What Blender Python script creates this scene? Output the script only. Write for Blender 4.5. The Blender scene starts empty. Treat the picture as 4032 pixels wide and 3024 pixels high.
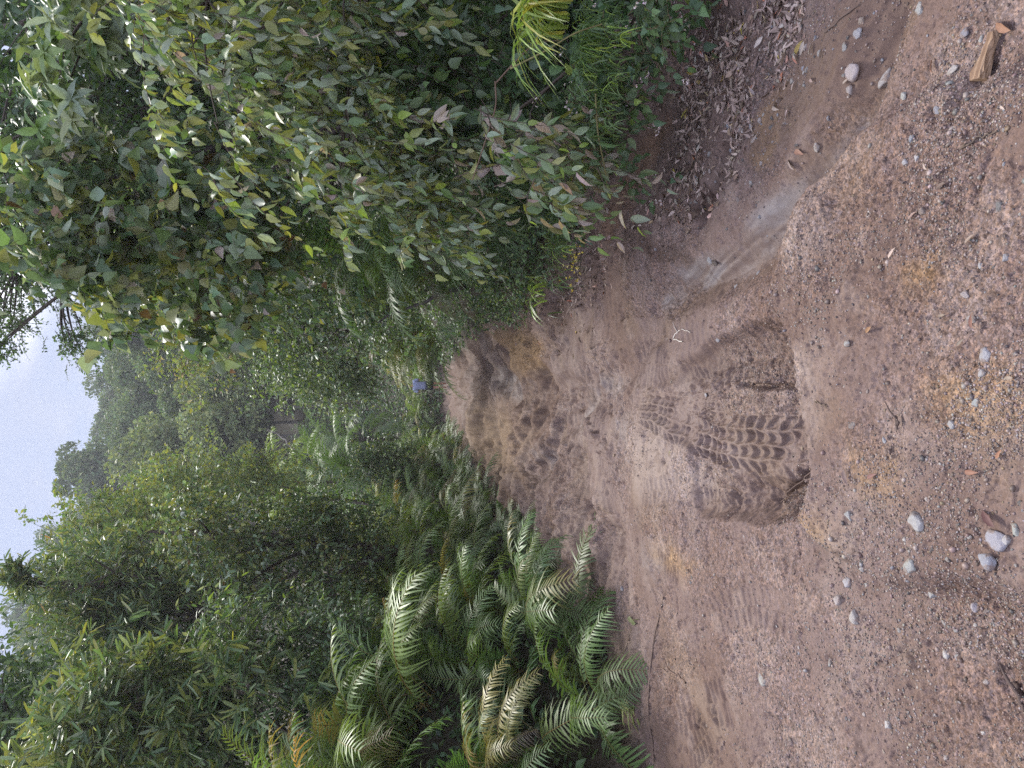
import bpy, math
import numpy as np

rng = np.random.default_rng(11)
scene = bpy.context.scene
COL = scene.collection

# ------------------------------------------------------------------ camera geometry
F = 2912.0                       # focal length in photograph pixels
PITCH = math.radians(7.74)
EYE = 1.6
CP, SP = math.cos(PITCH), math.sin(PITCH)


def ray(x, y):
    r = (1512.0 - np.asarray(y, float)) / F
    d = (np.asarray(x, float) - 2016.0) / F
    return np.stack([r + 0 * d, CP - d * SP + 0 * r, -SP - d * CP + 0 * r], -1)


def at(x, y, dist):
    q = ray(x, y)
    t = np.asarray(dist, float) / q[..., 1]
    return np.array([0, 0, EYE]) + q * t[..., None]


def gp(x, y, z=0.0):
    q = ray(x, y)
    t = (z - EYE) / q[..., 2]
    return (np.array([0, 0, EYE]) + q * t[..., None])[..., :2]


def gpoly(pts):
    a = np.array(pts, float)
    return gp(a[:, 0], a[:, 1])


# ------------------------------------------------------------------ numpy helpers
def ss(a, b, x):
    t = np.clip((x - a) / (b - a), 0, 1)
    return t * t * (3 - 2 * t)


def _hash(ix, iy, seed):
    h = (ix.astype(np.int64) * 374761393 + iy.astype(np.int64) * 668265263 + seed * 1442695041) & 0xFFFFFFFF
    h = ((h ^ (h >> 13)) * 1274126177) & 0xFFFFFFFF
    h = ((h ^ (h >> 16)) * 2246822519) & 0xFFFFFFFF
    return ((h ^ (h >> 15)) & 0xFFFFFF) / float(0xFFFFFF)


def vnoise(X, Y, seed=0):
    x0, y0 = np.floor(X), np.floor(Y)
    fx, fy = X - x0, Y - y0
    fx = fx * fx * (3 - 2 * fx)
    fy = fy * fy * (3 - 2 * fy)
    a = _hash(x0, y0, seed); b = _hash(x0 + 1, y0, seed)
    c = _hash(x0, y0 + 1, seed); d = _hash(x0 + 1, y0 + 1, seed)
    return (a * (1 - fx) + b * fx) * (1 - fy) + (c * (1 - fx) + d * fx) * fy


def fbm(X, Y, scale, octaves=4, seed=0, gain=0.5):
    f, amp, tot, out = 1.0 / scale, 1.0, 0.0, 0.0
    for k in range(octaves):
        ca, sa = math.cos(k * 1.1 + seed), math.sin(k * 1.1 + seed)
        out = out + amp * vnoise((X * ca - Y * sa) * f + 17.3 * k, (X * sa + Y * ca) * f + 5.1 * k, seed + k * 7)
        tot += amp
        amp *= gain
        f *= 2.03
    return out / tot


def cells(X, Y, size, seed):
    """Worley cells: distance to the nearest point (in cell units) and that cell's random number."""
    gx, gy = X / size, Y / size
    ix, iy = np.floor(gx), np.floor(gy)
    best = np.full(X.shape, 9.0); rnd = np.zeros(X.shape)
    for dx in (-1, 0, 1):
        for dy in (-1, 0, 1):
            cx, cy = ix + dx, iy + dy
            px = cx + _hash(cx, cy, seed); py = cy + _hash(cx, cy, seed + 1)
            d = np.hypot(gx - px, gy - py)
            m = d < best
            best = np.where(m, d, best)
            rnd = np.where(m, _hash(cx, cy, seed + 2), rnd)
    return best, rnd


def sdf(X, Y, poly):
    """signed distance to a polygon in metres, negative inside"""
    p = np.asarray(poly); n = len(p)
    d2 = np.full(X.shape, 1e12); inside = np.zeros(X.shape, bool)
    for i in range(n):
        ax, ay = p[i]; bx, by = p[(i + 1) % n]
        ex, ey = bx - ax, by - ay
        t = np.clip(((X - ax) * ex + (Y - ay) * ey) / (ex * ex + ey * ey + 1e-12), 0, 1)
        d2 = np.minimum(d2, (X - ax - t * ex) ** 2 + (Y - ay - t * ey) ** 2)
        c = ((ay > Y) != (by > Y)) & (X < (bx - ax) * (Y - ay) / (by - ay + 1e-12) + ax)
        inside ^= c
    return np.where(inside, -1, 1) * np.sqrt(d2)


def path_st(X, Y, pts):
    """arc length s and signed side distance t of points against a polyline"""
    p = np.asarray(pts)
    best = np.full(X.shape, 1e9); S = np.zeros(X.shape); T = np.zeros(X.shape)
    acc = 0.0
    for i in range(len(p) - 1):
        ax, ay = p[i]; ex, ey = p[i + 1] - p[i]
        L = math.hypot(ex, ey)
        t = ((X - ax) * ex + (Y - ay) * ey) / (L * L)
        tc = np.clip(t, 0, 1)
        d = np.hypot(X - ax - tc * ex, Y - ay - tc * ey)
        m = d < best
        best = np.where(m, d, best)
        S = np.where(m, acc + t * L if i in (0, len(p) - 2) else acc + tc * L, S)
        side = ((X - ax) * ey - (Y - ay) * ex) / L
        T = np.where(m, np.sign(side + 1e-9) * d, T)
        acc += L
    return S, T, acc


def unit(v):
    return v / (np.linalg.norm(v, axis=-1, keepdims=True) + 1e-9)


def rand_dirs(n):
    return unit(rng.normal(size=(n, 3)))


# ------------------------------------------------------------------ objects
def mesh_data(name, V, loops, counts, mats, colors=None, smooth=False, mat_idx=None):
    V = np.asarray(V, np.float32); loops = np.asarray(loops, np.int32).ravel(); counts = np.asarray(counts, np.int32).ravel()
    me = bpy.data.meshes.new(name)
    me.vertices.add(len(V)); me.vertices.foreach_set('co', V.ravel())
    me.loops.add(len(loops)); me.loops.foreach_set('vertex_index', loops)
    me.polygons.add(len(counts))
    starts = np.zeros(len(counts), np.int32); starts[1:] = np.cumsum(counts)[:-1]
    me.polygons.foreach_set('loop_start', starts)
    try:
        me.polygons.foreach_set('loop_total', counts)
    except Exception:
        pass
    for m in (mats if isinstance(mats, (list, tuple)) else [mats]):
        me.materials.append(m)
    if mat_idx is not None:
        me.polygons.foreach_set('material_index', np.asarray(mat_idx, np.int32))
    me.update(calc_edges=True)
    if smooth:
        me.polygons.foreach_set('use_smooth', np.ones(len(counts), bool))
    if colors is not None:
        c = np.asarray(colors, np.float32)
        if c.shape[1] == 3:
            c = np.concatenate([c, np.ones((len(c), 1), np.float32)], 1)
        a = me.color_attributes.new('Col', 'FLOAT_COLOR', 'POINT')
        a.data.foreach_set('color', c.ravel())
    return me


def link(name, me, parent=None, loc=None, rot=None, scale=None):
    o = bpy.data.objects.new(name, me)
    COL.objects.link(o)
    if parent is not None:
        o.parent = parent
    if loc is not None:
        o.location = loc
    if rot is not None:
        o.rotation_euler = rot
    if scale is not None:
        o.scale = (scale,) * 3 if np.isscalar(scale) else scale
    return o


def tag(o, label=None, cat=None, group=None, kind=None):
    if label: o['label'] = label
    if cat: o['category'] = cat
    if group: o['group'] = group
    if kind: o['kind'] = kind
    return o


def thing(name, label, cat, loc, group=None, rot=(0, 0, 0)):
    o = bpy.data.objects.new(name, None)
    o.empty_display_size = 0.1
    COL.objects.link(o)
    o.location = loc; o.rotation_euler = rot
    return tag(o, label, cat, group)


class Geo:
    """collects pieces that become one mesh"""
    def __init__(s):
        s.v, s.l, s.c, s.col, s.n = [], [], [], [], 0

    def add(s, V, loops, counts, col=None):
        V = np.asarray(V, float).reshape(-1, 3)
        s.v.append(V); s.l.append(np.asarray(loops, np.int64).ravel() + s.n); s.c.append(np.asarray(counts).ravel())
        if col is None:
            col = np.ones((len(V), 3))
        col = np.asarray(col, float)
        if col.ndim == 1:
            col = np.tile(col, (len(V), 1))
        s.col.append(col); s.n += len(V)

    def tubes(s, P, R, sides=4, col=(0.08, 0.06, 0.045)):
        """P (n,k,3) polylines, R (n,k) radii"""
        P = np.asarray(P, float); R = np.asarray(R, float)
        n, k, _ = P.shape
        if n == 0:
            return
        T = np.gradient(P, axis=1) if k > 2 else np.repeat((P[:, 1:] - P[:, :1]), 2, 1)
        T = unit(T)
        ref = np.where(np.abs(T[..., 2:3]) > 0.9, np.array([1.0, 0, 0]), np.array([0, 0, 1.0]))
        A = unit(np.cross(T, ref)); B = np.cross(T, A)
        ang = np.arange(sides) * 2 * math.pi / sides
        V = P[:, :, None] + R[:, :, None, None] * (A[:, :, None] * np.cos(ang)[:, None] + B[:, :, None] * np.sin(ang)[:, None])
        idx = np.arange(n * k * sides).reshape(n, k, sides)
        a = idx[:, :-1]; b = idx[:, 1:]
        q = np.stack([a, np.roll(a, -1, 2), np.roll(b, -1, 2), b], -1)
        s.add(V.reshape(-1, 3), q.ravel(), np.full(q.size // 4, 4), col)

    def leaves(s, pos, D, N, size, tmpl, col, width=1.0):
        tv, tl, tc = tmpl
        D = unit(D); N = unit(N - (N * D).sum(-1, keepdims=True) * D)
        S = np.cross(D, N)
        n, k = len(pos), len(tv)
        sz = np.asarray(size).reshape(-1, 1, 1) * np.ones((n, 1, 1))
        w = np.asarray(width).reshape(-1, 1, 1) * np.ones((n, 1, 1))
        V = pos[:, None] + sz * (w * tv[None, :, :1] * S[:, None] + tv[None, :, 1:2] * D[:, None] + tv[None, :, 2:3] * N[:, None])
        L = (np.arange(n) * k)[:, None] + tl[None]
        s.add(V.reshape(-1, 3), L.ravel(), np.tile(tc, n), np.repeat(col, k, 0))

    def mesh(s, name, mat, smooth=False):
        return mesh_data(name, np.concatenate(s.v), np.concatenate(s.l), np.concatenate(s.c), mat, np.concatenate(s.col), smooth)


# ------------------------------------------------------------------ materials
def new_mat(name):
    m = bpy.data.materials.new(name); m.use_nodes = True
    nt = m.node_tree; nt.nodes.clear()
    out = nt.nodes.new('ShaderNodeOutputMaterial')
    return m, nt, out


def N(nt, typ, **kw):
    n = nt.nodes.new(typ)
    for k, v in kw.items():
        if hasattr(n, k):
            setattr(n, k, v)
        else:
            n.inputs[k.replace('_', ' ')].default_value = v
    return n


def mixrgb(nt, fac, a, b, mode='MIX'):
    n = nt.nodes.new('ShaderNodeMix'); n.data_type = 'RGBA'; n.blend_type = mode
    for sock, v in ((n.inputs[0], fac), (n.inputs[6], a), (n.inputs[7], b)):
        if hasattr(v, 'links'):
            nt.links.new(v, sock)
        elif np.isscalar(v):
            sock.default_value = v
        else:
            sock.default_value = (*v, 1) if len(v) == 3 else v
    return n.outputs[2]


def math_node(nt, op, a, b=0.0):
    n = nt.nodes.new('ShaderNodeMath'); n.operation = op
    for sock, v in ((n.inputs[0], a), (n.inputs[1], b)):
        if hasattr(v, 'links'):
            nt.links.new(v, sock)
        else:
            sock.default_value = v
    return n.outputs[0]


def leaf_material(name, rough=0.4, trans=0.3, under=(0.16, 0.19, 0.13), under_mix=0.4, spec=0.5, obj_tint=False, coat=0.0):
    m, nt, out = new_mat(name)
    at_ = N(nt, 'ShaderNodeAttribute', attribute_name='Col')
    geo = N(nt, 'ShaderNodeNewGeometry')
    col = at_.outputs['Color']
    if obj_tint:
        oi = N(nt, 'ShaderNodeObjectInfo')
        col = mixrgb(nt, 1.0, col, oi.outputs['Color'], 'MULTIPLY')
    noise = N(nt, 'ShaderNodeTexNoise', Scale=60.0, Detail=2.0)
    tc = N(nt, 'ShaderNodeTexCoord'); nt.links.new(tc.outputs['Object'], noise.inputs['Vector'])
    ramp = N(nt, 'ShaderNodeMapRange'); ramp.inputs['To Min'].default_value = 0.7; ramp.inputs['To Max'].default_value = 1.3
    nt.links.new(noise.outputs['Fac'], ramp.inputs['Value'])
    col = mixrgb(nt, 1.0, col, ramp.outputs['Result'], 'MULTIPLY')
    bf = math_node(nt, 'MULTIPLY', geo.outputs['Backfacing'], under_mix)
    base = mixrgb(nt, bf, col, under)
    p = N(nt, 'ShaderNodeBsdfPrincipled')
    nt.links.new(base, p.inputs['Base Color'])
    p.inputs['Roughness'].default_value = rough
    p.inputs['Specular IOR Level'].default_value = spec
    t = N(nt, 'ShaderNodeBsdfTranslucent')
    tcol = mixrgb(nt, 1.0, col, (1.3, 1.3, 0.65), 'MULTIPLY')
    nt.links.new(tcol, t.inputs['Color'])
    mx = N(nt, 'ShaderNodeMixShader'); mx.inputs[0].default_value = trans
    nt.links.new(p.outputs[0], mx.inputs[1]); nt.links.new(t.outputs[0], mx.inputs[2])
    nt.links.new(mx.outputs[0], out.inputs[0])
    return m


M_LEAF = leaf_material('leaf_broad', 0.44, 0.36)
M_LEAF_PINK = leaf_material('leaf_pink_under', 0.42, 0.38, (0.24, 0.22, 0.16), 0.3)
M_LEAF_GLOSS = leaf_material('leaf_glossy', 0.46, 0.3, spec=0.4)
M_LEAF_FAR = leaf_material('leaf_far', 0.6, 0.36, spec=0.25)
M_FERN = leaf_material('fern_frond', 0.46, 0.30, (0.15, 0.18, 0.10), 0.35, obj_tint=True)
M_GRASS = leaf_material('grass_blade', 0.4, 0.35, under_mix=0.0)
M_LITTER = leaf_material('dry_leaf', 0.6, 0.08, (0.40, 0.30, 0.25), 0.5, spec=0.3)
M_FLOWER = leaf_material('flower', 0.6, 0.2, (0.7, 0.6, 0.6), 0.3)


def bark_material():
    m, nt, out = new_mat('bark')
    a = N(nt, 'ShaderNodeAttribute', attribute_name='Col')
    n = N(nt, 'ShaderNodeTexNoise', Scale=35.0, Detail=5.0)
    tc = N(nt, 'ShaderNodeTexCoord'); nt.links.new(tc.outputs['Object'], n.inputs['Vector'])
    r = N(nt, 'ShaderNodeMapRange'); r.inputs['To Min'].default_value = 0.5; r.inputs['To Max'].default_value = 1.5
    nt.links.new(n.outputs['Fac'], r.inputs['Value'])
    c = mixrgb(nt, 1.0, a.outputs['Color'], r.outputs['Result'], 'MULTIPLY')
    p = N(nt, 'ShaderNodeBsdfPrincipled', Roughness=0.8)
    nt.links.new(c, p.inputs['Base Color'])
    b = N(nt, 'ShaderNodeBump', Strength=0.5, Distance=0.01)
    nt.links.new(n.outputs['Fac'], b.inputs['Height']); nt.links.new(b.outputs[0], p.inputs['Normal'])
    nt.links.new(p.outputs[0], out.inputs[0])
    return m


M_BARK = bark_material()


def soil_material():
    m, nt, out = new_mat('wet_gravel_soil')
    a = N(nt, 'ShaderNodeAttribute', attribute_name='Col')
    w = N(nt, 'ShaderNodeAttribute', attribute_name='Wet')
    g = N(nt, 'ShaderNodeAttribute', attribute_name='Grit')
    tc = N(nt, 'ShaderNodeTexCoord')
    col = a.outputs['Color']
    hs = []
    for scale, lo, hi in ((75.0, 0.68, 1.32), (190.0, 0.58, 1.45)):
        v = N(nt, 'ShaderNodeTexVoronoi', Scale=scale)
        nt.links.new(tc.outputs['Object'], v.inputs['Vector'])
        sep = N(nt, 'ShaderNodeSeparateColor'); nt.links.new(v.outputs['Color'], sep.inputs[0])
        r = N(nt, 'ShaderNodeMapRange'); r.inputs['To Min'].default_value = lo; r.inputs['To Max'].default_value = hi
        nt.links.new(sep.outputs[0], r.inputs['Value'])
        hue = mixrgb(nt, sep.outputs[1], (1.05, 1.0, 0.93), (0.95, 1.0, 1.08))
        m1 = mixrgb(nt, 1.0, col, r.outputs['Result'], 'MULTIPLY')
        m1 = mixrgb(nt, 1.0, m1, hue, 'MULTIPLY')
        col = mixrgb(nt, g.outputs['Fac'], col, m1)
        hs.append(v.outputs['Distance'])
    n = N(nt, 'ShaderNodeTexNoise', Scale=240.0, Detail=4.0)
    nt.links.new(tc.outputs['Object'], n.inputs['Vector'])
    r = N(nt, 'ShaderNodeMapRange'); r.inputs['To Min'].default_value = 0.72; r.inputs['To Max'].default_value = 1.28
    nt.links.new(n.outputs['Fac'], r.inputs['Value'])
    col = mixrgb(nt, 1.0, col, r.outputs['Result'], 'MULTIPLY')
    p = N(nt, 'ShaderNodeBsdfPrincipled')
    nt.links.new(col, p.inputs['Base Color'])
    ro = N(nt, 'ShaderNodeMapRange'); ro.inputs['To Min'].default_value = 0.75; ro.inputs['To Max'].default_value = 0.45
    nt.links.new(w.outputs['Fac'], ro.inputs['Value']); nt.links.new(ro.outputs['Result'], p.inputs['Roughness'])
    sp = N(nt, 'ShaderNodeMapRange'); sp.inputs['To Min'].default_value = 0.08; sp.inputs['To Max'].default_value = 0.3
    nt.links.new(w.outputs['Fac'], sp.inputs['Value']); nt.links.new(sp.outputs['Result'], p.inputs['Specular IOR Level'])
    hsum = math_node(nt, 'ADD', math_node(nt, 'MULTIPLY', hs[0], -0.7), math_node(nt, 'MULTIPLY', hs[1], -0.35))
    hsum = math_node(nt, 'MULTIPLY', hsum, g.outputs['Fac'])
    hsum = math_node(nt, 'ADD', hsum, math_node(nt, 'MULTIPLY', n.outputs['Fac'], 0.35))
    b = N(nt, 'ShaderNodeBump', Strength=0.7, Distance=0.006)
    nt.links.new(hsum, b.inputs['Height']); nt.links.new(b.outputs[0], p.inputs['Normal'])
    nt.links.new(p.outputs[0], out.inputs[0])
    return m


M_SOIL = soil_material()


def stone_material(name='stone', vcol=False):
    m, nt, out = new_mat(name)
    tc = N(nt, 'ShaderNodeTexCoord')
    if vcol:
        src = N(nt, 'ShaderNodeAttribute', attribute_name='Col').outputs['Color']
    else:
        src = N(nt, 'ShaderNodeObjectInfo').outputs['Color']
    n = N(nt, 'ShaderNodeTexNoise', Scale=3.0 if not vcol else 120.0, Detail=6.0, Roughness=0.65)
    nt.links.new(tc.outputs['Object'], n.inputs['Vector'])
    r = N(nt, 'ShaderNodeMapRange'); r.inputs['To Min'].default_value = 0.6; r.inputs['To Max'].default_value = 1.35
    nt.links.new(n.outputs['Fac'], r.inputs['Value'])
    c = mixrgb(nt, 1.0, src, r.outputs['Result'], 'MULTIPLY')
    if not vcol:     # mud drying on the stone's lower flank
        n2 = N(nt, 'ShaderNodeTexNoise', Scale=1.6, Detail=3.0)
        nt.links.new(tc.outputs['Object'], n2.inputs['Vector'])
        f = N(nt, 'ShaderNodeMapRange'); f.inputs['From Min'].default_value = 0.52; f.inputs['From Max'].default_value = 0.64
        nt.links.new(n2.outputs['Fac'], f.inputs['Value'])
        c = mixrgb(nt, math_node(nt, 'MULTIPLY', f.outputs['Result'], 0.8), c, (0.17, 0.115, 0.085))
    p = N(nt, 'ShaderNodeBsdfPrincipled', Roughness=0.55)
    nt.links.new(c, p.inputs['Base Color'])
    b = N(nt, 'ShaderNodeBump', Strength=0.4, Distance=0.05 if not vcol else 0.002)
    nt.links.new(n.outputs['Fac'], b.inputs['Height']); nt.links.new(b.outputs[0], p.inputs['Normal'])
    nt.links.new(p.outputs[0], out.inputs[0])
    return m


M_STONE = stone_material()
M_PEBBLE = stone_material('pebble', True)


def plain_material(name, color, rough=0.7, stripes=None):
    m, nt, out = new_mat(name)
    p = N(nt, 'ShaderNodeBsdfPrincipled', Roughness=rough)
    tc = N(nt, 'ShaderNodeTexCoord')
    n = N(nt, 'ShaderNodeTexNoise', Scale=14.0, Detail=3.0)
    nt.links.new(tc.outputs['Object'], n.inputs['Vector'])
    r = N(nt, 'ShaderNodeMapRange'); r.inputs['To Min'].default_value = 0.8; r.inputs['To Max'].default_value = 1.2
    nt.links.new(n.outputs['Fac'], r.inputs['Value'])
    src = mixrgb(nt, 0.0, color, color)
    if stripes:
        wv = N(nt, 'ShaderNodeTexWave', Scale=12.0, Distortion=0.6)
        wv.bands_direction = 'X'
        nt.links.new(tc.outputs['Object'], wv.inputs['Vector'])
        src = mixrgb(nt, wv.outputs['Fac'], color, stripes)
    c = mixrgb(nt, 1.0, src, r.outputs['Result'], 'MULTIPLY')
    nt.links.new(c, p.inputs['Base Color'])
    nt.links.new(p.outputs[0], out.inputs[0])
    return m


# ------------------------------------------------------------------ terrain
_le = gpoly([(1790, 1700), (1850, 1830), (2000, 2000), (2150, 2150), (2300, 2330), (2390, 2600)])
_re = gpoly([(1785, 1480), (1900, 1380), (2010, 1290), (2150, 1180), (2230, 1090), (2330, 920), (2400, 740), (2600, 420), (2750, 180), (2900, -60)])
_o = np.argsort(_le[:, 1]); LY, LX = np.r_[0, _le[_o, 1], 60], np.r_[-4.2, _le[_o, 0], -4.5]
LX[0] = -4.0
_o = np.argsort(_re[:, 1]); RY, RX = np.r_[0, _re[_o, 1], 60], np.r_[2.3, _re[_o, 0], 2.0]

LIP = [(3070, 1215), (3150, 1290), (3165, 1400), (3190, 1510), (3205, 1620), (3240, 1740), (3246, 1850), (3228, 1960), (3180, 2040)]
HOLE = gpoly([(2475, 1600), (2560, 1545), (2660, 1520), (2690, 1440), (2800, 1340), (2950, 1270), (3090, 1240)] + LIP[1:] +
             [(3060, 2062), (2900, 2055), (2760, 2035), (2740, 1900), (2730, 1780), (2640, 1680), (2560, 1640)])
PRINT = gpoly([(2475, 1605), (2560, 1545), (2800, 1540), (2900, 1640), (3080, 1640), (3225, 1640), (3246, 1800), (3240, 1900), (3100, 1880),
               (2960, 1860), (2850, 1830), (2700, 1740), (2600, 1640)])
RIGHTPIT = gpoly([(2560, 1530), (2680, 1430), (2800, 1340), (2950, 1270), (3080, 1235), (3150, 1300), (3185, 1490), (3000, 1520), (2870, 1510)])
LEFTPIT = gpoly([(2850, 1860), (2800, 2030), (2960, 2062), (3100, 2062), (3200, 2020), (3235, 1900), (3100, 1890)])
NEAR = gpoly([(3075, 1180)] + LIP + [(3270, 2150), (3500, 2300), (4400, 2400), (4400, 200), (3700, 330), (3430, 520), (3280, 760), (3180, 960)])
BERM = gpoly([(3160, 1010), (3240, 830), (3340, 700), (3420, 800), (3400, 950), (3330, 1150), (3200, 1180)])
CHANNEL = gpoly([(3450, -100), (3380, 300), (3290, 480), (3130, 720), (2950, 920), (2820, 1030), (2700, 1060), (2580, 1180), (2640, 1230), (2800, 1180),
                 (2960, 1120), (3140, 970), (3220, 800), (3380, 560), (3460, 380), (3600, -100)])
SILT = gpoly([(3340, 480), (3200, 640), (3040, 790), (2930, 880), (2880, 960), (2700, 1060), (2590, 1190), (2620, 1220), (2760, 1130), (2900, 1060),
              (3010, 950), (3140, 800), (3260, 680), (3380, 540)])
BROWNWASH = gpoly([(3500, -100), (3300, 60), (3000, 480), (2960, 640), (3020, 640), (3150, 560), (3300, 430), (3420, 330), (3600, -100)])
SANDWASH = gpoly([(3140, 330), (3020, 420), (2960, 620), (3060, 640), (3110, 480)])
LITTER = gpoly([(2860, -50), (2760, 180), (2660, 330), (2580, 480), (2530, 560), (2480, 640), (2370, 840), (2250, 1050), (2150, 1200), (2140, 1290),
                (2300, 1180), (2420, 1010), (2560, 860), (2720, 860), (2850, 760), (2960, 560), (3030, 420), (3180, 100), (3250, -50)])
REDBANK = gpoly([(2350, 900), (2440, 700), (2540, 560), (2640, 420), (2680, 480), (2600, 620), (2520, 760), (2430, 900), (2380, 960)])
TANBANK = gpoly([(1990, 1300), (2060, 1280), (2140, 1360), (2120, 1460), (2040, 1490), (2010, 1400)])
TANHEAP = gpoly([(1850, 1760), (1850, 1600), (1920, 1590), (2060, 1700), (2110, 1730), (2080, 1860), (1990, 1880), (1900, 1840)])
SILTPATCHES = [gpoly(q) for q in (
    [(1930, 1500), (1960, 1450), (2000, 1480), (2040, 1560), (2020, 1580), (1960, 1560)],
    [(2220, 1660), (2290, 1540), (2330, 1570), (2300, 1640), (2250, 1700)],
    [(2330, 1500), (2380, 1460), (2440, 1500), (2420, 1540), (2370, 1560)],
    [(2120, 1760), (2160, 1840), (2180, 1830), (2140, 1760)],
    [(2420, 1650), (2480, 1650), (2480, 1740), (2450, 1760)],
    [(2560, 2180), (2640, 2180), (2640, 2230), (2560, 2230)])]
ORANGE = [gpoly(q) for q in (
    [(3740, 1540), (3800, 1480), (4040, 1480), (4100, 1620), (3900, 1700), (3760, 1640)],
    [(3480, 1820), (3640, 1800), (3620, 1900), (3500, 1900)],
    [(2590, 2150), (2680, 2160), (2760, 2240), (2720, 2260), (2600, 2200)],
    [(3660, 1040), (3740, 1020), (3740, 1110), (3660, 1110)],
    [(3250, 2040), (3330, 2040), (3360, 2120), (3260, 2100)])]
DARK = [gpoly(q) for q in (
    [(2560, 870), (2620, 950), (2720, 990), (2740, 1060), (2640, 1040), (2540, 940)],
    [(2720, 820), (2800, 700), (2880, 560), (2860, 660), (2790, 780), (2740, 860)],
    [(3000, 1960), (3060, 1880), (3140, 1900), (3120, 1990), (3040, 2030)],
    [(2000, 1740), (2060, 1730), (2060, 1800), (2010, 1800)],
    [(1850, 1510), (1890, 1490), (1900, 1560), (1860, 1590)])]
PALE = [gpoly(q) for q in (
    [(3200, 880), (3330, 760), (3400, 850), (3340, 1010), (3230, 1000)],
    [(2480, 1640), (2600, 1650), (2720, 1760), (2800, 1860), (2720, 1960), (2560, 1960), (2480, 1800)],
    [(3250, 2050), (3420, 2080), (3440, 2200), (3300, 2180)],
    [(3170, 1380), (3200, 1620), (3260, 1760), (3330, 1600), (3260, 1380)])]

# tyre prints: centre line in the photograph, half width (m), pitch (m), depth, kind
PRINTS = [
    ([(2478, 1600), (2580, 1620), (2680, 1665), (2800, 1720), (2900, 1745), (3080, 1765), (3246, 1780)], 0.145, 0.080, 0.026, 'lug'),
    ([(2560, 1545), (2660, 1580), (2780, 1610), (2830, 1620)], 0.09, 0.07, 0.018, 'lug'),
    ([(2640, 1500), (2760, 1485), (2860, 1480)], 0.07, 0.05, 0.010, 'bar'),
    ([(2420, 1425), (2530, 1432), (2650, 1440)], 0.16, 0.075, 0.012, 'bar'),
    ([(2360, 1330), (2480, 1310), (2800, 1360)], 0.12, 0.08, 0.008, 'bar'),
    ([(2385, 1945), (2455, 1985)], 0.13, 0.06, 0.02, 'bar'),
    ([(2270, 1560), (2360, 1650), (2420, 1710)], 0.10, 0.10, 0.018, 'bar'),
    ([(2560, 2130), (2640, 2210), (2720, 2300)], 0.07, 0.05, 0.012, 'bar'),
    ([(2740, 1960), (2830, 1990), (2880, 2000)], 0.07, 0.045, 0.012, 'bar'),
    ([(2500, 1930), (2600, 1940), (2700, 1920)], 0.09, 0.06, 0.008, 'bar'),
    ([(2180, 1640), (2300, 1760), (2420, 1900)], 0.14, 0.11, 0.014, 'bar'),
    ([(2200, 1330), (2300, 1300), (2420, 1230)], 0.2, 0.11, 0.010, 'bar'),
    ([(2120, 1480), (2220, 1450), (2300, 1410)], 0.2, 0.13, 0.012, 'bar'),
    ([(2040, 1440), (2075, 1500)], 0.2, 0.16, 0.02, 'bar'),
    ([(2230, 1880), (2330, 1900), (2380, 1890)], 0.2, 0.10, 0.014, 'bar'),
    ([(2620, 2900), (2720, 2780), (2860, 2760)], 0.12, 0.08, 0.012, 'bar'),
    ([(2760, 2480), (2860, 2400), (3000, 2380), (3150, 2440)], 0.10, 0.07, 0.008, 'bar'),
    ([(1980, 1700), (2080, 1860)], 0.18, 0.15, 0.02, 'bar'),
    ([(2690, 3000), (2760, 2900), (2800, 2800)], 0.1, 0.06, 0.014, 'bar'),
]
CRACKS = [
    ([(3130, 1488), (3165, 1530), (3190, 1580), (3205, 1650)], 0.018, 0.10),
    ([(3185, 1765), (3140, 1800), (3080, 1870), (3000, 1950), (2960, 1990)], 0.013, 0.06),
    ([(2870, 1508), (2960, 1524), (3050, 1512), (3140, 1498)], 0.012, 0.05),
    ([(2740, 860), (2790, 780), (2830, 690), (2890, 570)], 0.075, 0.13),
    ([(3210, 1905), (3160, 1960), (3100, 2010)], 0.012, 0.03),
    ([(2600, 1190), (2450, 1480), (2340, 1540), (2250, 1640), (2150, 1800)], 0.16, 0.09),
    ([(2300, 1580), (2130, 1560), (2050, 1540), (2000, 1480), (1940, 1500)], 0.30, 0.16),
    ([(2330, 1980), (2250, 1900), (2180, 1820), (2080, 1960)], 0.22, 0.12),
    ([(2440, 2150), (2330, 2060), (2300, 1960)], 0.10, 0.07),
    ([(3900, 820), (3960, 640), (4010, 560)], 0.008, 0.012),
    ([(3440, 2620), (3560, 2560), (3640, 2700), (3700, 2760)], 0.012, 0.012),
]
DENTS = [(3870, 320, .05, .02), (3870, 370, .045, .025), (3930, 350, .035, .02), (3760, 455, .05, .025), (3830, 470, .03, .02), (3400, 800, .03, .02),
         (3690, 500, .03, .015), (3480, 1040, .05, .02), (3545, 1030, .06, .018), (3370, 1120, .04, .015), (3630, 930, .05, .014), (3720, 970, .06, .014),
         (3590, 980, .03, .02), (2620, 2860, .03, .01), (3600, 2700, .04, .015), (3980, 2700, .05, .02), (3080, 640, .04, .02)]
BUMPS = [(1900, 1660, 1.2, .34), (2080, 1720, .8, .30), (2020, 1900, 1.0, .10), (2180, 1870, .55, .14), (2060, 1450, .7, .16), (2360, 1840, .5, .05),
         (2540, 1790, .62, .08), (2840, 1700, .42, .085), (2620, 930, .45, .07), (2500, 1000, .7, .05), (2380, 1990, .18, .07), (2720, 2200, .5, .05), (2560, 2120, .4, .05),
         (2020, 1770, .45, -.18), (1870, 1540, .8, -.12), (2300, 1750, .5, -.05), (2430, 2120, .3, -.05), (2200, 2000, .9, .06), (2160, 1600, .7, -.06)]


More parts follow.
